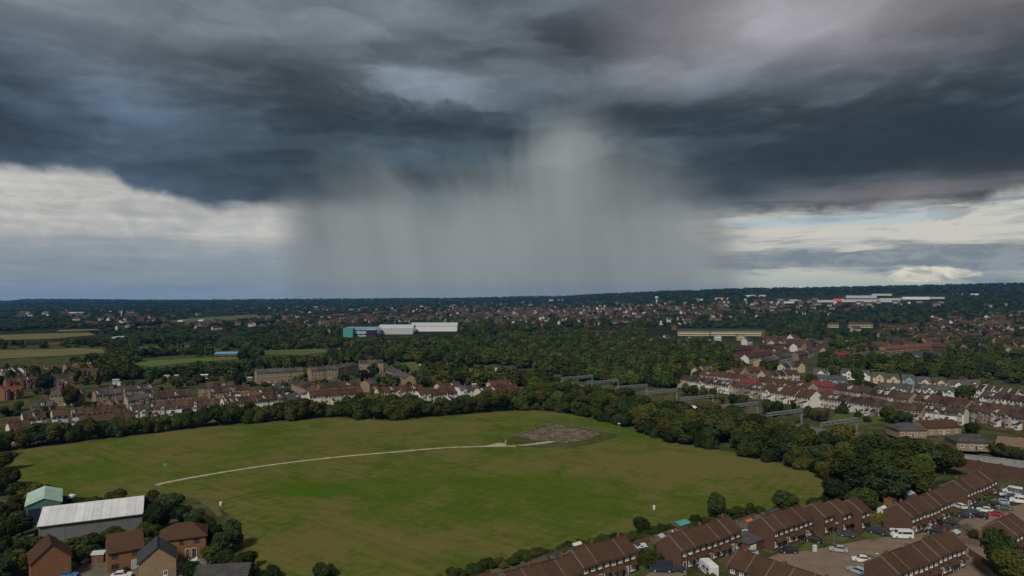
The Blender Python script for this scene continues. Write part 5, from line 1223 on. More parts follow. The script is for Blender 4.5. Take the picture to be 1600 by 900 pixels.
# upper right: streets too far off to tell their houses apart join the distant houses
EXTRA = []
KIND = {'render':1,'white_wall':0,'brick_tan':2,'brick_red':3,'render_mix':4,'cream_wall':5,'brick_brown':7}
def rowR(a, b, n, wall, roof, desc, eave=5.0, dep=8.0, rise=2.6, bays=0, gapw=0, jit=0):
    p0, p1 = G(*a, eave), G(*b, eave); d = p1-p0; th = math.atan2(d.y, d.x); w = d.length/n-gapw; kk = 8 if roof == 'roof_orange' else (9 if roof == 'roof_crimson' else KIND[wall])
    for i in range(n):
        c = p0 + d*((i+.5)/n) + Vector((rr.uniform(-jit,jit), rr.uniform(-jit,jit)))
        EXTRA.append((c.x, c.y, gz(c.x,c.y)+rr.uniform(-.2,.2), th + (math.pi/2 if rr.random() < bays*.4 else 0), w/8, dep/8, rr.uniform(.95,1.08), kk if rr.random() < .7 or kk > 7 else rr.choice([0,1,4])))
        ROWS_XY.append((c.x-math.sin(th)*dep/2, c.y+math.cos(th)*dep/2, max(w,dep)*.62))
rowR((1310,556),(1330,554),2,'white_wall','roof_crimson','white pair with a red middle above the gables', gapw=1)
rowR((1340,556),(1388,552),5,'render','roof_maroon','white houses left of the orange-roofed terrace', bays=.6, gapw=1)
rowR((1384,546),(1478,540),12,'brick_tan','roof_orange','long orange-roofed terrace on the right', bays=.1)
rowR((1388,562),(1470,559),8,'render','roof_grey','pale row below the orange-roofed terrace', bays=.3, gapw=2, jit=2)
rowR((1478,566),(1535,571),6,'render','roof_maroon','pale row below the big dark trees on the right', bays=.3, gapw=1.5, jit=2)
rowR((1170,560),(1232,549),7,'render_mix','roof_red','red-roofed houses left of the rising street', bays=.2)
rowR((1150,548),(1240,540),10,'brick_red','roof_red','red terrace above the rising street', bays=.1)
rowR((1196,566),(1238,556),4,'render','roof_brown','broad brown-roofed houses left of the rising street', bays=.2, dep=11, rise=3.4)
rowR((1248,556),(1278,548),4,'render','roof_maroon','houses on the right of the rising street', bays=.6, gapw=1)
rowR((1226,574),(1258,572),3,'cream_wall','roof_tan','cream houses at the foot of the rising street', bays=.7, gapw=1)
rowR((1090,581),(1118,579),3,'cream_wall','roof_tan','cream houses above the railway terraces', bays=.8, gapw=1.5)
rowR((1148,583),(1200,580),5,'brick_tan','roof_brown','tan houses behind the crimson roof', bays=.5, gapw=1)
rowR((1196,588),(1250,584),5,'white_wall','roof_grey','white houses behind the brown-roofed street', bays=.5, gapw=1)
ribbon('road', [G(1212,590), G(1235,565), G(1252,548), G(1262,538)], 9, M['paving'], .2)
# tan halls right of the belt
for i, (x0, y0, x1, y1, wl, rf, lab) in enumerate(((1405,672,1448,672,'brick_tan','roof_grey','tan hall with a grey roof, left of the two'),(1448,669,1502,667,'brick_tan','roof_brown','tan hall with a brown roof, right of the two'),(1495,690,1556,692,'brick_tan','roof_grey','low tan building with a dark hipped roof'),(1556,694,1606,700,'brick_tan','roof_tan','tan building with a tan gable at the right edge'),(1590,680,1640,688,'brick_tan','roof_brown','brown-roofed building at the right edge behind the tan gable'))):
    a_, b_ = G(x0,y0,3.4), G(x1,y1,3.4); d = b_-a_
    h = side_house((a_+b_)/2, math.atan2(d.y,d.x), d.length, 11, 3.4, 5.8, wl, rf, lab, hip=4 if i in (0,2) else 0, wins=[(x*d.length, 1.6, 1.3, 1.2) for x in (-.36,-.12,.12,.36)], doors=(0,), name='hall'); ROWS_XY.append(((a_.x+b_.x)/2, (a_.y+b_.y)/2+5, 12))
# small car park street on the left
sheet('road', pxpoly([(425,602),(440,598),(470,620),(458,626)]), M['asphalt'], .12)
for i in range(6):
    p = G(434,603).lerp(G(462,621), i/5) + Vector((2.2 if i % 2 else -2.2, 0)); kk = ('car-white','car-silver','car-grey','car-navy')[i % 4]
    o = put(kk, 434, 603, 75, 'small parked car on the side street behind the left terraces'); o.location = (p.x, p.y, .15); o['group'] = 'cars on the left side street'
# ------------------------------------------------------------------ railway
def rp(s, l): return RAIL0 + RAILD*s + RAILN*l
rail_ang = math.atan2(RAILD.y, RAILD.x)
ribbon('railway_bed', [rp(s, 0) for s in range(-130, 285, 10)], 27, M['ballast'], -2.35)
for k, l in enumerate((-9.5, -5.2, -.4, 4.0, 8.6)):
    e = empty('railway_track', (rp(0,l).x, rp(0,l).y, -2.3), rail_ang)
    for s in (-.75, .75): mb = MB(); mb.box(-120, 270, s-.05, s+.05, .12, .3); mb.build('rail', M['steel'], e)
    mb = MB()
    for q in range(-120, 270, 1): mb.box(q, q+.3, -1.25, 1.25, 0, .13)
    o = mb.build('sleepers', M['concrete'], e); o['kind'] = 'stuff'
    tag(e, f'{ORD[k]} railway track counted from the field side', 'railway track', 'railway tracks')
def gantry():
    e = empty('overhead_gantry')
    for s in (-1, 1):
        mb = MB()
        for dx in (-.5, .5): mb.bar((s*13+dx*1.1,0,-2.5),(s*13+dx*.7,0,5.0),.34)
        for k in range(5): mb.bar((s*13-.5,0,-2+k*1.4),(s*13+.5,0,-1.3+k*1.4),.16)
        mb.build('leg', M['steel'], e)
    mb = MB()
    for y in (-.4, .4):
        for z in (4.4, 5.6): mb.bar((-13.4,y,z),(13.4,y,z),.36)
        for k in range(14): x = -13.2+k*26.4/14; mb.bar((x,y,4.4 if k % 2 else 5.6),(x+26.4/14,y,5.6 if k % 2 else 4.4),.16)
    for k in range(8): x = -13+k*26/7; mb.bar((x,-.4,5.6),(x,.4,5.6),.14); mb.bar((x,-.4,4.4),(x,.4,4.4),.14)
    mb.build('beam', M['steel'], e)
    for l in (-9.5, -5.2, -.4, 4.0, 8.6): mb = MB(); mb.bar((l,0,4.4),(l,0,3.0),.14); mb.bar((l-.9,0,3.1),(l+.9,0,3.3),.09); mb.build('dropper', M['steel'], e)
    return e
g0 = gantry()
for i, s in enumerate((0, 30, 58, 90, 120, 148, 178, 208)):
    o = g0 if i == 0 else copy_tree(g0); p = rp(s, 0); o.location = (p.x, p.y, 0); o.rotation_euler = (0,0,rail_ang-math.pi/2)
    tag(o, f'{("nearest", "second", "third", "fourth", "fifth", "sixth", "seventh", "farthest")[i]} grey lattice gantry spanning the railway' , 'gantry', 'gantries over the railway')
wires = MB()
for k, l in enumerate((-9.5, -5.2, -.4, 4.0, 8.6)):
    e = empty('contact_wire'); 
    mb = MB()
    for a_, b_ in zip((-110,-40,0,30,58,90,120,148,178,208), (-40,0,30,58,90,120,148,178,208,260)):
        pa, pb = rp(a_, l), rp(b_, l); mb.bar((pa.x,pa.y,3.0),(pb.x,pb.y,3.0),.03)
    mb.build('wire', M['p_darkgrey'], e); tag(e, f'overhead wire above the {ORD[k]} track from the field', 'wire', 'overhead wires')
e = empty('passenger_train')
for c in range(6):
    s0 = 26+c*20.4
    p = rp(s0, -9.5); cr = MB()
    prof = [(-1.35,1.0),(1.35,1.0),(1.42,2.2),(1.38,3.1),(1.15,3.55),(.6,3.85),(-.6,3.85),(-1.15,3.55),(-1.38,3.1),(-1.42,2.2)]
    cr.prism(prof, 0, 19.8)
    o = cr.build('carriage', M['p_white'], e); o.location = (p.x, p.y, -2.05); o.rotation_euler = (0,0,rail_ang-math.pi/2)
    for sd in (-1, 1):
        for k in range(7):
            w_ = MB(); w_.box(min(sd*1.36,sd*1.45), max(sd*1.36,sd*1.45), 1.2+k*2.6, 3.0+k*2.6, 2.05, 2.9); w_.build('window', M['glass'], o)
    w_ = MB(); w_.box(-1.0,1.0,1.5,18.2,.3,1.0); w_.build('bogie', M['p_darkgrey'], o)
tag(e, 'white-roofed passenger train half hidden behind the belt trees', 'train')
# brick wall and road bridge at the right picture edge
def brick_wall(a, b, h, mat, lab):
    d = b-a; e = empty('railway_wall', (a.x,a.y,0), math.atan2(d.y,d.x)); mb = MB(); mb.box(0,d.length,-.3,.3,-3,h); mb.build('wall', mat, e)
    n = max(2, int(d.length/6))
    pm = MB(); pm.box(-.45,.45,-.5,.5,-3,h+.25); pm = pm.mesh('pier', mat)
    for k in range(n+1): o = bpy.data.objects.new('pier', pm); COL.objects.link(o); o.parent = e; o.location = (d.length*k/n,0,0)
    mb = MB(); mb.box(0,d.length,-.4,.4,h,h+.18); mb.build('coping', M['concrete'], e); tag(e, lab, 'wall')
brick_wall(G(1496,727), G(1640,752), 3.0, M['brick_brown'], 'dark red brick wall beside the railway at the right edge')
brick_wall(G(1500,716), G(1640,732), 1.6, M['concrete'], 'grey concrete parapet above the brick railway wall')
fence(G(1562,768), G(1640,786), 2.2, M['timber_grey'], 'grey fence at the end of the far car row', None)
ribbon('road', [G(1490,722), G(1560,730), G(1660,745)], 6, M['asphalt'], .12)
# allotments: rows of small sheds and greenhouses among bushes
ra = random.Random(12)
al = pxpoly([(625,572),(650,566),(720,570),(800,584),(812,600),(700,603),(640,598)])
cnt = 0
while cnt < 26:
    q = Vector((ra.uniform(-100, 10), ra.uniform(490, 680)))
    if not inside(q, al) or any((q.x-x)**2+(q.y-y)**2 < (r_+3)**2 for x,y,r_ in ROWS_XY): continue
    cnt += 1
    if cnt % 3 == 0: o = shed(q, ra.uniform(3,6), 3, 2.2, ra.uniform(0,.5), 'white_wall', 'p_lightgrey', 'pale glasshouse or hut among the allotments', 'huts on the allotments', 'allotment_hut')
    else: tree(q, ra.uniform(2.5, 5), ra.uniform(5, 9), ra.choice(['bush','bush','shrub','lime']), 'light green bush on the allotments behind the middle terraces', 'shrub', 'bushes on the allotments', name='shrub', rnd=ra)
# gardens and plots between the left terraces and the pitch
cnt = 0
while cnt < 70:
    q = G(ra.uniform(150, 420), ra.uniform(583, 606)); ok = all((q.x-x)**2+(q.y-y)**2 > (r_+2)**2 for x,y,r_ in ROWS_XY)
    cnt += 1
    if not ok: continue
    if cnt % 4 == 0: shed(q, ra.uniform(2.5,5.5), ra.uniform(2.5,4), 2.2, ra.uniform(-.2,.4), ra.choice(['white_wall','timber_grey','render_mix']), ra.choice(['p_lightgrey','p_silver','roof_grey','p_white','p_teal']), 'small hut on the garden plots below the green pitch', 'huts on the plots below the pitch', 'garden_hut')
    else: tree(q, ra.uniform(1.6, 4.2), ra.uniform(3.5, 7.5), ra.choice(['bush','shrub','bush','bushdark']), 'bush on the garden plots below the green pitch', 'shrub', 'bushes on the plots below the pitch', name='shrub', rnd=ra)
# garden trees and bushes among the left and right houses
def clear(q, m): return all((q.x-x)**2+(q.y-y)**2 > (r_+m)**2 for x,y,r_ in ROWS_XY)
n_t = 0; tries = 0
regL = pxpoly([(0,660),(0,575),(150,568),(300,590),(600,570),(640,600),(820,600),(830,612),(600,625),(300,645)]); regR = pxpoly([(1070,600),(1100,580),(1250,545),(1600,560),(1602,660),(1500,660),(1300,640)])
while n_t < 120 and tries < 9000:
    tries += 1
    left = n_t < 70
    q = G(ra.uniform(0,820), ra.uniform(572,655)) if left else G(ra.uniform(1090,1600), ra.uniform(548,655))
    if not inside(q, regL if left else regR) or not clear(q, 3.0): continue
    n_t += 1
    if n_t % 5 == 0:
        shed(q, ra.uniform(2.4,5), ra.uniform(2.4,3.6), 2.2, ra.uniform(-.3,.5), ra.choice(['white_wall','brick_tan','timber','render_mix']), ra.choice(['p_lightgrey','roof_grey','p_silver','roof_slate']), 'small outbuilding in the gardens of the left-hand terraces' if left else 'small outbuilding in the gardens of the right-hand streets', 'outbuildings of the left terraces' if left else 'outbuildings of the right streets', 'outbuilding'); continue
    tree(q, ra.uniform(3.0, 6.5), ra.uniform(3.5, 7), ra.choice(['leaf','bush','dark','leaf','shrub','wood']), 'small garden tree ' + next(t for m_, t in (((60,'at the left picture edge'),(120,'near the russet tree'),(210,'behind the long white terrace'),(300,'behind the cream terrace, left half'),(400,'behind the cream terrace, right half'),(490,'near the small car park'),(600,'around the copper beech'),(700,'below the allotments'),(9999,'behind the right end terrace')) if left else ((1180,'among the upper railway terraces'),(1260,'at the foot of the rising street'),(1340,'left of the white gables'),(1420,'behind the long maroon street'),(1500,'left of the wide lime tree'),(9999,'at the right picture edge'))) if q.x/q.y*F+800 < m_), 'tree', 'garden trees of the left terraces' if left else 'garden trees of the right streets', name='garden_tree', rnd=ra)
# ------------------------------------------------------------------ far landmarks
def ground_hit(px, py):
    """where the sight line through a measured place meets the terrain"""
    for k in range(4000):
        y = 600*1.0012**k
        if y > 9000: break
        if H-(py-HOR)/F*y <= gz((px-800)/F*y, y): return Vector(((px-800)/F*y, y))
    return Vector(((px-800)/F*8500, 8500))
def block(name, px0, px1, py, h_px, dep, wall, roof, label, cat='building', bands=0, pitch=.0, win='glass', y=None, fine=7):
    """long building: its foot from px0 to px1 at photo row py"""
    a = ground_hit((px0+px1)/2, py) if y is None else Vector((((px0+px1)/2-800)/F*y, y))
    w = (px1-px0)/F*a.y; h = h_px/F*a.y
    e = empty(name, (a.x, a.y, gz(a.x,a.y)), -math.atan2(a.x, a.y)*.5)
    mb = MB(); mb.box(-w/2, w/2, 0, dep, -2, h); mb.build('wall', M[wall], e)
    mb = MB()
    if pitch: gable_roof(mb, -w/2-.4, w/2+.4, dep, h, h+pitch, .5, .3)
    else: mb.box(-w/2-.3, w/2+.3, -.3, dep+.3, h, h+.5)
    mb.build('roof', M[roof], e)
    for b in range(bands):
        z = h*(b+.55)/bands if bands > 1 else h*.5; n = max(3, min(30, int(w/fine)))
        for k in range(n):
            q = MB(); q.box(-w*.42/n, w*.42/n, -.12, .02, -h*.16/bands, h*.16/bands); o = q.build('window', M[win], e); o.location = (-w/2+w*(k+.5)/n, 0, z)
    tag(e, label, cat); ROWS_XY.append((a.x, a.y+dep/2, max(w*.5, dep*.6))); return e, a, w, h
block('factory', 537, 590, 526, 12.5, 60, 'p_sky', 'p_skyblue', 'blue-green fronted factory block beyond the woods', bands=2)
e, a, w, h = block('factory_annex', 537, 551, 526, 13.5, 30, 'p_teal', 'p_teal', 'teal end tower of the factory beyond the woods', y=1100)
block('factory_entrance', 572, 586, 525.5, 11, 20, 'p_navy', 'p_lightgrey', 'dark glazed entrance of the factory beyond the woods', bands=1, y=1108)
block('warehouse', 590, 645, 522, 9, 90, 'p_lightgrey', 'p_white', 'wide white warehouse right of the blue-green factory', y=1190, pitch=5)
block('warehouse', 640, 714, 518, 8, 110, 'p_white', 'p_white', 'farther long white warehouse beyond the woods', y=1290, pitch=5)
block('pavilion', 337, 369, 560, 7, 12, 'brick_orange', 'p_skyblue', 'brick sports pavilion with a pale blue roof beside the green pitch', bands=1, pitch=1.5)
# far terraces and flats on the right
for px0, px1, py, lab in ((1060,1108,525,'pale terrace left of centre in the row above the central wood'),(1112,1194,525,'long pale terrace with many windows above the central wood')):
    block('terrace_block', px0, px1, py, 8, 10, 'cream_wall', 'roof_slate', lab, bands=2, pitch=2.6, fine=3.6)
block('flats', 1117, 1127, 532, 9, 12, 'white_wall', 'roof_grey', 'left of the two small white blocks below the long pale terrace', bands=2)
block('flats', 1152, 1165, 532, 9, 12, 'cream_wall', 'roof_grey', 'right of the two small pale blocks below the long pale terrace', bands=2)
block('terrace_block', 905, 965, 524, 4.5, 10, 'brick_tan', 'roof_red', 'low brick terrace half hidden left of the pale terraces', bands=1, pitch=3)
block('terrace_block', 1295, 1310, 512, 5, 12, 'cream_wall', 'roof_maroon', 'cream houses in the upper right woods, left of the pair', bands=1, pitch=4)
block('terrace_block', 1328, 1362, 512, 5, 12, 'cream_wall', 'roof_maroon', 'cream terrace in the upper right woods, right of the pair', bands=1, pitch=4)
# industrial estate on the right-hand slope
for px0, px1, py, hp, wl, rf, lab in (
    (1205,1240,474,4,'white_wall','p_white','white shed at the left end of the far industrial estate'),(1278,1305,472.5,5,'p_lightgrey','p_white','pale shed left of the bright orange-red building'),(1304,1318,471.5,7,'p_orange','p_orange','bright orange-red building on the far right slope'),
    (1318,1390,472,6,'p_lightgrey','p_lightgrey','long grey shed right of the orange-red building'),(1324,1368,466,6,'p_lightgrey','p_lightgrey','grey shed standing behind the long grey one'),(1364,1392,462,4,'p_lightgrey','p_white','highest pale shed of the industrial estate'),
    (1376,1408,471,7,'p_cream','p_yellow','yellow-topped shed in the industrial estate'),(1398,1405,472,5,'p_skyblue','p_skyblue','small bright blue shed in the industrial estate'),(1412,1450,468,6,'p_white','p_lightgrey','white shed right of the yellow-topped one'),(1445,1474,467,4,'p_lightgrey','p_white','last white shed at the right end of the estate'),
    (1492,1503,460.5,3,'p_white','p_white','tiny white building high on the right ridge'),(1518,1530,461,3,'p_white','p_white','second tiny white building high on the right ridge'),(1085,1098,470,4,'p_white','p_lightgrey','white shed right of the water tower'),(1118,1146,468,4,'p_cream','p_orange','shed with an orange streak below the ridge'),(1166,1182,464,4,'p_white','p_white','white sheds just below the ridge'),(1182,1196,463,3,'p_lightgrey','p_white','pale shed just below the ridge'),(1124,1136,473,3,'p_white','p_lightgrey','small pale shed under the orange-streaked one'),
    (1216,1226,470,4,'p_skyblue','p_skyblue','blue shed at the left end of the industrial estate'),(1234,1250,470.5,3.5,'p_lightgrey','p_lightgrey','grey shed left of the orange-red building'),
    (100,128,490,3,'p_white','p_white','long white shed far off in the blue distance'),(278,285,503,3,'p_white','p_white','white farm shed in the fields, left one'),(310,317,502,3,'p_white','p_white','white farm shed in the fields, right one'),(175,190,530,4,'p_lightgrey','p_white','pale glasshouses among the left fields'),(190,200,505,2.5,'p_white','p_white','small white barn in the left distance'),(655,664,480,2.5,'p_white','p_white','small white block under the rain'),(858,880,470,2.5,'p_lightgrey','p_white','pale sheds far off right of the rain'),(76,100,538,5,'brick_red','roof_orange','red-roofed farm building beside the dry fields')):
    block('industrial_shed', px0, px1, py, hp*.68, 30, wl, rf, lab)
# water tower
a = ground_hit(1026, 474); s = a.y/F; e = empty('water_tower', (a.x, a.y, gz(a.x,a.y))); mb = MB(); mb.cyl((0,0,-2),(0,0,7*s),1.1*s,1.0*s,12); mb.build('stem', M['white_wall'], e)
mb = MB(); mb.cyl((0,0,6.2*s),(0,0,8.0*s),1.1*s,2.6*s,16); mb.cyl((0,0,8.0*s),(0,0,11*s),2.6*s,2.6*s,16); mb.build('tank', M['white_wall'], e); tag(e, 'white water tower on the skyline right of the rain', 'water tower')
a = ground_hit(190, 494); s = a.y/F; e = empty('mast', (a.x, a.y, gz(a.x,a.y))); mb = MB(); mb.cyl((0,0,-2),(0,0,7*s),.8*s,.5*s,8); mb.build('tower', M['white_wall'], e); mb = MB(); mb.cyl((0,0,7*s),(0,0,8*s),.9*s,.9*s,8); mb.build('head', M['white_wall'], e); tag(e, 'thin pale tower in the left distance', 'tower')

# ------------------------------------------------------------------ the rest of the town and the woods, too many to tell apart
def scatter(name, pts, protos, label, cat):
    """one object: points carrying instances of a few prototypes"""
    me = bpy.data.meshes.new(name); me.from_pydata([p[:3] for p in pts], [], [])
    for an, typ, idx in (('rot','FLOAT',3), ('idx','INT',7)):
        at = me.attributes.new(an, typ, 'POINT'); at.data.foreach_set('value', [p[idx] for p in pts])
    at = me.attributes.new('scl', 'FLOAT_VECTOR', 'POINT'); at.data.foreach_set('vector', [c for p in pts for c in p[4:7]])
    o = bpy.data.objects.new(name, me); COL.objects.link(o)
    pc = bpy.data.collections.new(name+'_kinds')
    for i, m_ in enumerate(protos):
        q = bpy.data.objects.new(f'{name}_kind_{i:02d}', m_); pc.objects.link(q)
    ng = bpy.data.node_groups.new(name, 'GeometryNodeTree'); ng.interface.new_socket('Geometry', in_out='INPUT', socket_type='NodeSocketGeometry'); ng.interface.new_socket('Geometry', in_out='OUTPUT', socket_type='NodeSocketGeometry')
    N = ng.nodes; gi = N.new('NodeGroupInput'); go = N.new('NodeGroupOutput'); ip = N.new('GeometryNodeInstanceOnPoints'); ci = N.new('GeometryNodeCollectionInfo')
    ci.inputs[0].default_value = pc; ci.inputs['Separate Children'].default_value = True; ci.inputs['Reset Children'].default_value = True
    def attr(nm, t): n = N.new('GeometryNodeInputNamedAttribute'); n.data_type = t; n.inputs[0].default_value = nm; return n.outputs[0]
    cx = N.new('ShaderNodeCombineXYZ'); ng.links.new(attr('rot','FLOAT'), cx.inputs[2])
    ng.links.new(gi.outputs[0], ip.inputs['Points']); ng.links.new(ci.outputs[0], ip.inputs['Instance']); ip.inputs['Pick Instance'].default_value = True
    ng.links.new(attr('idx','INT'), ip.inputs['Instance Index']); ng.links.new(cx.outputs[0], ip.inputs['Rotation']); ng.links.new(attr('scl','FLOAT_VECTOR'), ip.inputs['Scale']); ng.links.new(ip.outputs[0], go.inputs[0])
    md = o.modifiers.new('scatter', 'NODES'); md.node_group = ng
    tag(o, label, cat, kind='stuff'); return o
rs = random.Random(99)
FIELDS = [pxpoly(l) for l in ([(-40,563),(-40,549),(60,547),(120,545),(160,546),(163,552),(90,557)], [(-40,533),(-40,525),(60,522),(140,520),(150,524),(80,530)], [(205,570),(232,564),(372,557.5),(374,562),(300,567),(236,574)], [(404,554),(412,548.5),(536,544),(546,547.5),(470,556)], [(88,519),(95,516),(150,515),(158,517)], [(245,505),(300,499),(400,494),(410,499),(330,504)])]
FBOX = [(min(p.x for p in f)-3, max(p.x for p in f)+3, min(p.y for p in f)-3, max(p.y for p in f)+3, f) for f in FIELDS]
def in_field(x, y): return any(a < x < b and c < y < d and inside((x, y), f) for a, b, c, d, f in FBOX)
GRID = {}
for x, y, r_ in ROWS_XY:
    for i in range(int((x-r_-6)//25), int((x+r_+6)//25)+1):
        for j in range(int((y-r_-6)//25), int((y+r_+6)//25)+1): GRID.setdefault((i, j), []).append((x, y, r_))
def free(x, y, m): return all((x-a)**2+(y-b)**2 > (r_+m)**2 for a, b, r_ in GRID.get((int(x//25), int(y//25)), ()))
from mathutils import noise as MN
def town_density(px, py):
    """how built-up a place is (0 wood .. 1 houses), read off the photograph"""
    d = 0
    for cx, cy, rx, ry, k in ((820,492,190,13,.9),(560,505,120,10,.7),(1000,487,170,9,.8),(720,485,200,7,.5),(1180,480,120,6,.8),(1270,478,60,5,.6),(1550,512,70,14,.8),(1500,530,90,10,.4),(1590,545,40,12,.6),(1250,475,300,5,.3),(1060,540,60,5,.2),(120,495,120,6,.18),(300,505,150,8,.15),(1230,545,60,9,.5),(1420,520,60,6,.35),(1430,550,70,8,.4),(620,498,60,6,.3)):
        d = max(d, k*math.exp(-((px-cx)/rx)**2-((py-cy)/ry)**2))
    return d
trees, houses = [], []
occupied = {}
def to_px(x, y): z = gz(x, y); return 800+F*x/y, HOR+(H-z)/y*F
# houses first
k = 0
while k < 60000 and len(houses) < 1500:
    k += 1
    y = 640*math.exp(rs.random()*math.log(7.0)); x = rs.uniform(-.78, .78)*y
    px, py = to_px(x, y); dn = town_density(px, py)*(.55+.9*(MN.noise(Vector((x*.006, y*.006, 0)))+.3))
    if rs.random() > dn or not free(x, y, 6) or in_field(x, y) or (528 < px < 722 and 506 < py < 536): continue
    c = (int(x//14), int(y//14))
    if c in occupied: continue
    occupied[c] = 1
    ang = .5*math.sin(x*.004)+.4*math.sin(y*.003)+rs.choice([0, 0, 1.57])*.9
    s = rs.uniform(.9, 1.25)
    houses.append((x, y, gz(x,y)-.3, ang, s*rs.uniform(1, 2.4), s, s*rs.uniform(.9, 1.2), rs.choices(range(8), [.6,1.2,1.2,1.5,2,.5,1,1.8])[0]))
def far_house(i):
    mb = MB(); gable_shell(mb, -4, 4, 8, 5.2, 8.2); rf = MB(); gable_roof(rf, -4.1, 4.1, 8, 5.2, 8.2)
    mb.add(rf.v, rf.f, 1); mb.box(-3.4, -2.6, 3.6, 4.4, 7.6, 9.3, 3)
    for x in (-2.3, .1, 2.3):
        for z in (1.5, 4.1): mb.box(x-.7, x+.7, -.06, .02, z-.65, z+.65, 2); mb.box(x-.7, x+.7, 7.98, 8.06, z-.65, z+.65, 2)
    wl = ['render','render_mix','brick_tan','brick_red','render_mix','cream_wall','render','brick_brown','brick_tan','brick_red'][i]; rf_ = ['roof_maroon','roof_grey','roof_brown','roof_maroon','roof_brown','roof_maroon','roof_slate','roof_maroon','roof_orange','roof_crimson'][i]
    return mb.mesh('far_house', [M[wl], M[rf_], M['glass'], M['chimney']])
scatter('distant_houses', houses + EXTRA, [far_house(i) for i in range(10)], 'far streets of small houses scattered through the wooded town', 'houses')
CLUMP = [crown_mesh('far_crown', 300+i, 420, 1.25, M['leaf_wood'], 'round', .86) for i in range(4)] + [crown_mesh('far_crown', 320+i, 420, 1.25, M['leaf'], 'round', .86) for i in range(2)] + [crown_mesh('far_crown', 330, 420, 1.25, M['leaf_dark'], 'round', .86), crown_mesh('far_crown', 340, 420, 1.35, M['leaf_lime'], 'bush', .86), crown_mesh('far_crown', 350, 380, 1.0, M['leaf_dark'], 'cone', .86), crown_mesh('far_crown', 360, 420, 1.25, M['leaf_hedge'], 'round', .86)]
TG = {}
for x, y in TREE_XY: TG.setdefault((int(x//20), int(y//20)), []).append((x, y))
park_poly = [G(*p) for p in ((20,705),(330,667),(520,653),(820,641),(970,664),(1150,708),(1310,762))]
k = 0
VIEWS = [([(0,563),(0,548),(160,545),(163,553),(90,558)]), ([(0,531),(0,524),(145,519.5),(150,524),(80,530)]), ([(210,570),(234,564),(372,558),(374,561),(300,566),(236,572)]), ([(406,553),(412,549),(536,544.5),(544,547),(470,554)]), [(335,560),(335,545),(372,545),(372,560)], [(536,526),(536,507),(716,507),(716,519)], [(1012,524),(1012,512),(1196,510),(1196,525)], [(1112,533),(1112,524),(1170,524),(1170,533)], [(1290,513),(1290,506),(1365,506),(1365,513)], [(1384,552),(1384,538),(1478,534),(1478,546)], [(1212,590),(1235,535),(1285,535),(1250,590)], [(1150,565),(1150,535),(1240,532),(1240,560)],[(1195,476),(1195,463),(1480,458),(1480,473)]]
VIEWS = [[Vector(p) for p in v] for v in VIEWS]
def hides(px, y, h):
    foot = HOR+H/y*F if y < 900 else to_px((px-800)/F*y, y)[1]; wpx = 4.5/y*F
    for t in (.25, .6, 1.0):
        for dx in (-wpx, 0, wpx):
            if any(inside((px+dx, foot-h*t/y*F), v) for v in VIEWS): return True
    return False
def tree_ok(x, y, px, py):
    if in_field(x, y) or not free(x, y, 2.5) or hides(px, y, 10): return False
    l = (Vector((x, y))-RAIL0).dot(RAILN)
    if abs(l) < 17 and y < 640: return False
    return True
def wood_density(px, py, x, y):
    if py > 606: return 0
    nz = MN.noise(Vector((x*.004, y*.004, 5)))
    if 600 < px < 1210 and 520 < py < 606 and not (px < 820 and py > 560 and py > 600-(px-620)*.0): # central wood
        if px < 640 and py > 566: return .12
        if px < 815 and py > 568+(px-640)*.09: return .10
        if px > 1060 and py > 585: return .08
        return 1.0
    if px <= 600 and py > 560:      # left houses
        return .9 if (150 < px < 200 and py < 588) else .08
    if px <= 620 and py > 543: return .9 if px > 380 else .2
    if px > 1190 and py > 572: return .92 if (1380 < px and py < 592-(1600-px)*.02) or (1290 < px < 1380 and py < 578) else .10
    if px > 1190 and py > 520: return .55 + .5*nz
    if py > 500: return (.75 if px > 380 else .22) + .45*nz
    return (.75 if px > 500 else .42) + .55*nz
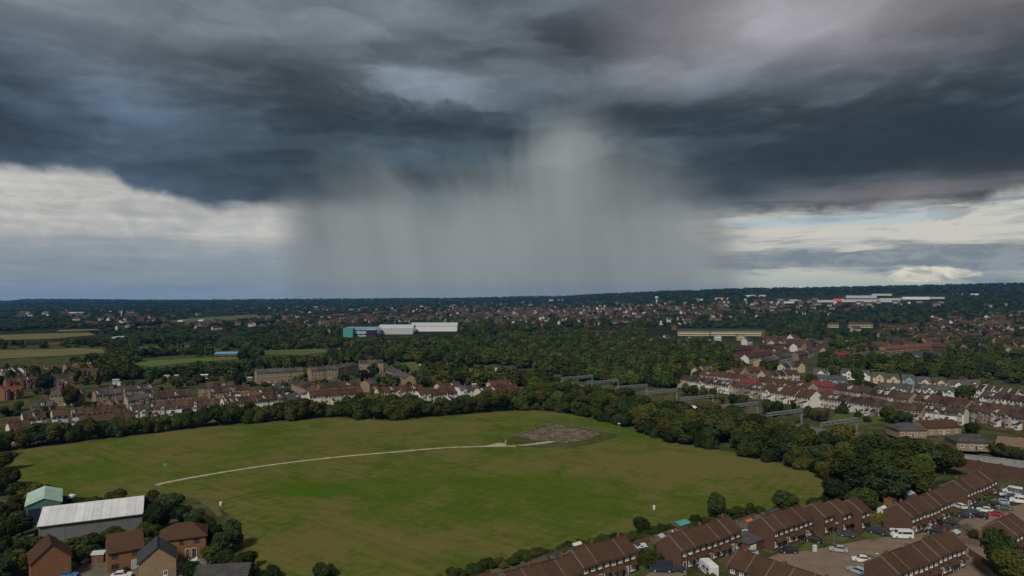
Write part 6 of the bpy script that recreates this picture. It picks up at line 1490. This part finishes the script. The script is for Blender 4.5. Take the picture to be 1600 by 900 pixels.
while k < 90000 and len(trees) < 15000:
    k += 1
    y = 455*math.exp(rs.random()**1.0*math.log(19.0)); x = rs.uniform(-.80, .80)*y
    px, py = to_px(x, y)
    dn = wood_density(px, py, x, y)*(1-.75*town_density(px, py))
    if rs.random() > dn: continue
    if not tree_ok(x, y, px, py): continue
    c = (int(x//6), int(y//6))
    if c in TG and y < 900: continue
    if y < 800 and any((x-a)**2+(y-b)**2 < 36 for a, b in TG.get((int(x//20), int(y//20)), ())): continue
    g = 1 + smooth(900, 5000, y)*1.3                     # far off, one point stands for a clump
    h = rs.uniform(.62, 1.42)*(.95 if py > 540 else .85)*(1+.25*(g-1)); wv = rs.uniform(.95, 1.5)*g
    if px < 420 and py < 545: h *= .6
    trees.append((x, y, gz(x,y)-.6, rs.uniform(0, 6.28), wv, wv*rs.uniform(.85,1.15), h, rs.choices(range(10), [3,3,3,3,2.4,2.4,2.6,.3,.5,.6])[0]))
# hedgerows: lines of trees along the field sides
for pl in ([(150,597),(240,590),(300,586),(395,580)], [(165,592),(240,584.5),(300,580),(392,574.5)], [(395,578),(470,575),(560,569),(610,564)], [(400,572),(470,570),(560,564)], [(170,562),(260,556),(335,553)], [(400,545),(470,541),(560,538)], [(0,566),(90,561),(170,555)], [(0,541),(100,537),(170,541)], [(0,518),(80,513),(160,513),(260,508)], [(160,541),(250,536),(340,532)], [(330,512),(430,506),(520,503)],[(160,585),(200,580)]):
    L_ = [G(*p) for p in pl]
    for q in along(L_, 3.6):
        for _ in range(2):
            x, y = q.x+rs.uniform(-5,5), q.y+rs.uniform(-6,8)
            s = rs.uniform(.8, 1.15)
            if hides(800+F*x/y, y, s*9): s *= .6
            if in_field(x, y) or hides(800+F*x/y, y, s*9): continue
            s = s*1.0; trees.append((x, y, gz(x,y)-.6, rs.uniform(0,6.28), s*1.05, s, s*rs.uniform(.75,1.05), rs.choice([4,5,6,6,0])))
scatter('woodland', trees, CLUMP, 'dense green woodland and hedgerow trees reaching to the hills', 'woodland')
# ------------------------------------------------------------------ air
mb = MB(); mb.box(-9600, 9600, -500, 12600, -70, 230); hz = mb.build('haze', bpy.data.materials.new('haze')); tag(hz, 'thin blue haze over the far country', 'haze', kind='stuff')
m = hz.data.materials[0]; m.use_nodes = True; n = m.node_tree; n.nodes.clear()
v = n.nodes.new('ShaderNodeVolumePrincipled'); v.inputs['Color'].default_value = (.10, .42, 1.0, 1); v.inputs['Density'].default_value = HAZE_D; v.inputs['Anisotropy'].default_value = .0
out = n.nodes.new('ShaderNodeOutputMaterial'); n.links.new(v.outputs[0], out.inputs['Volume'])
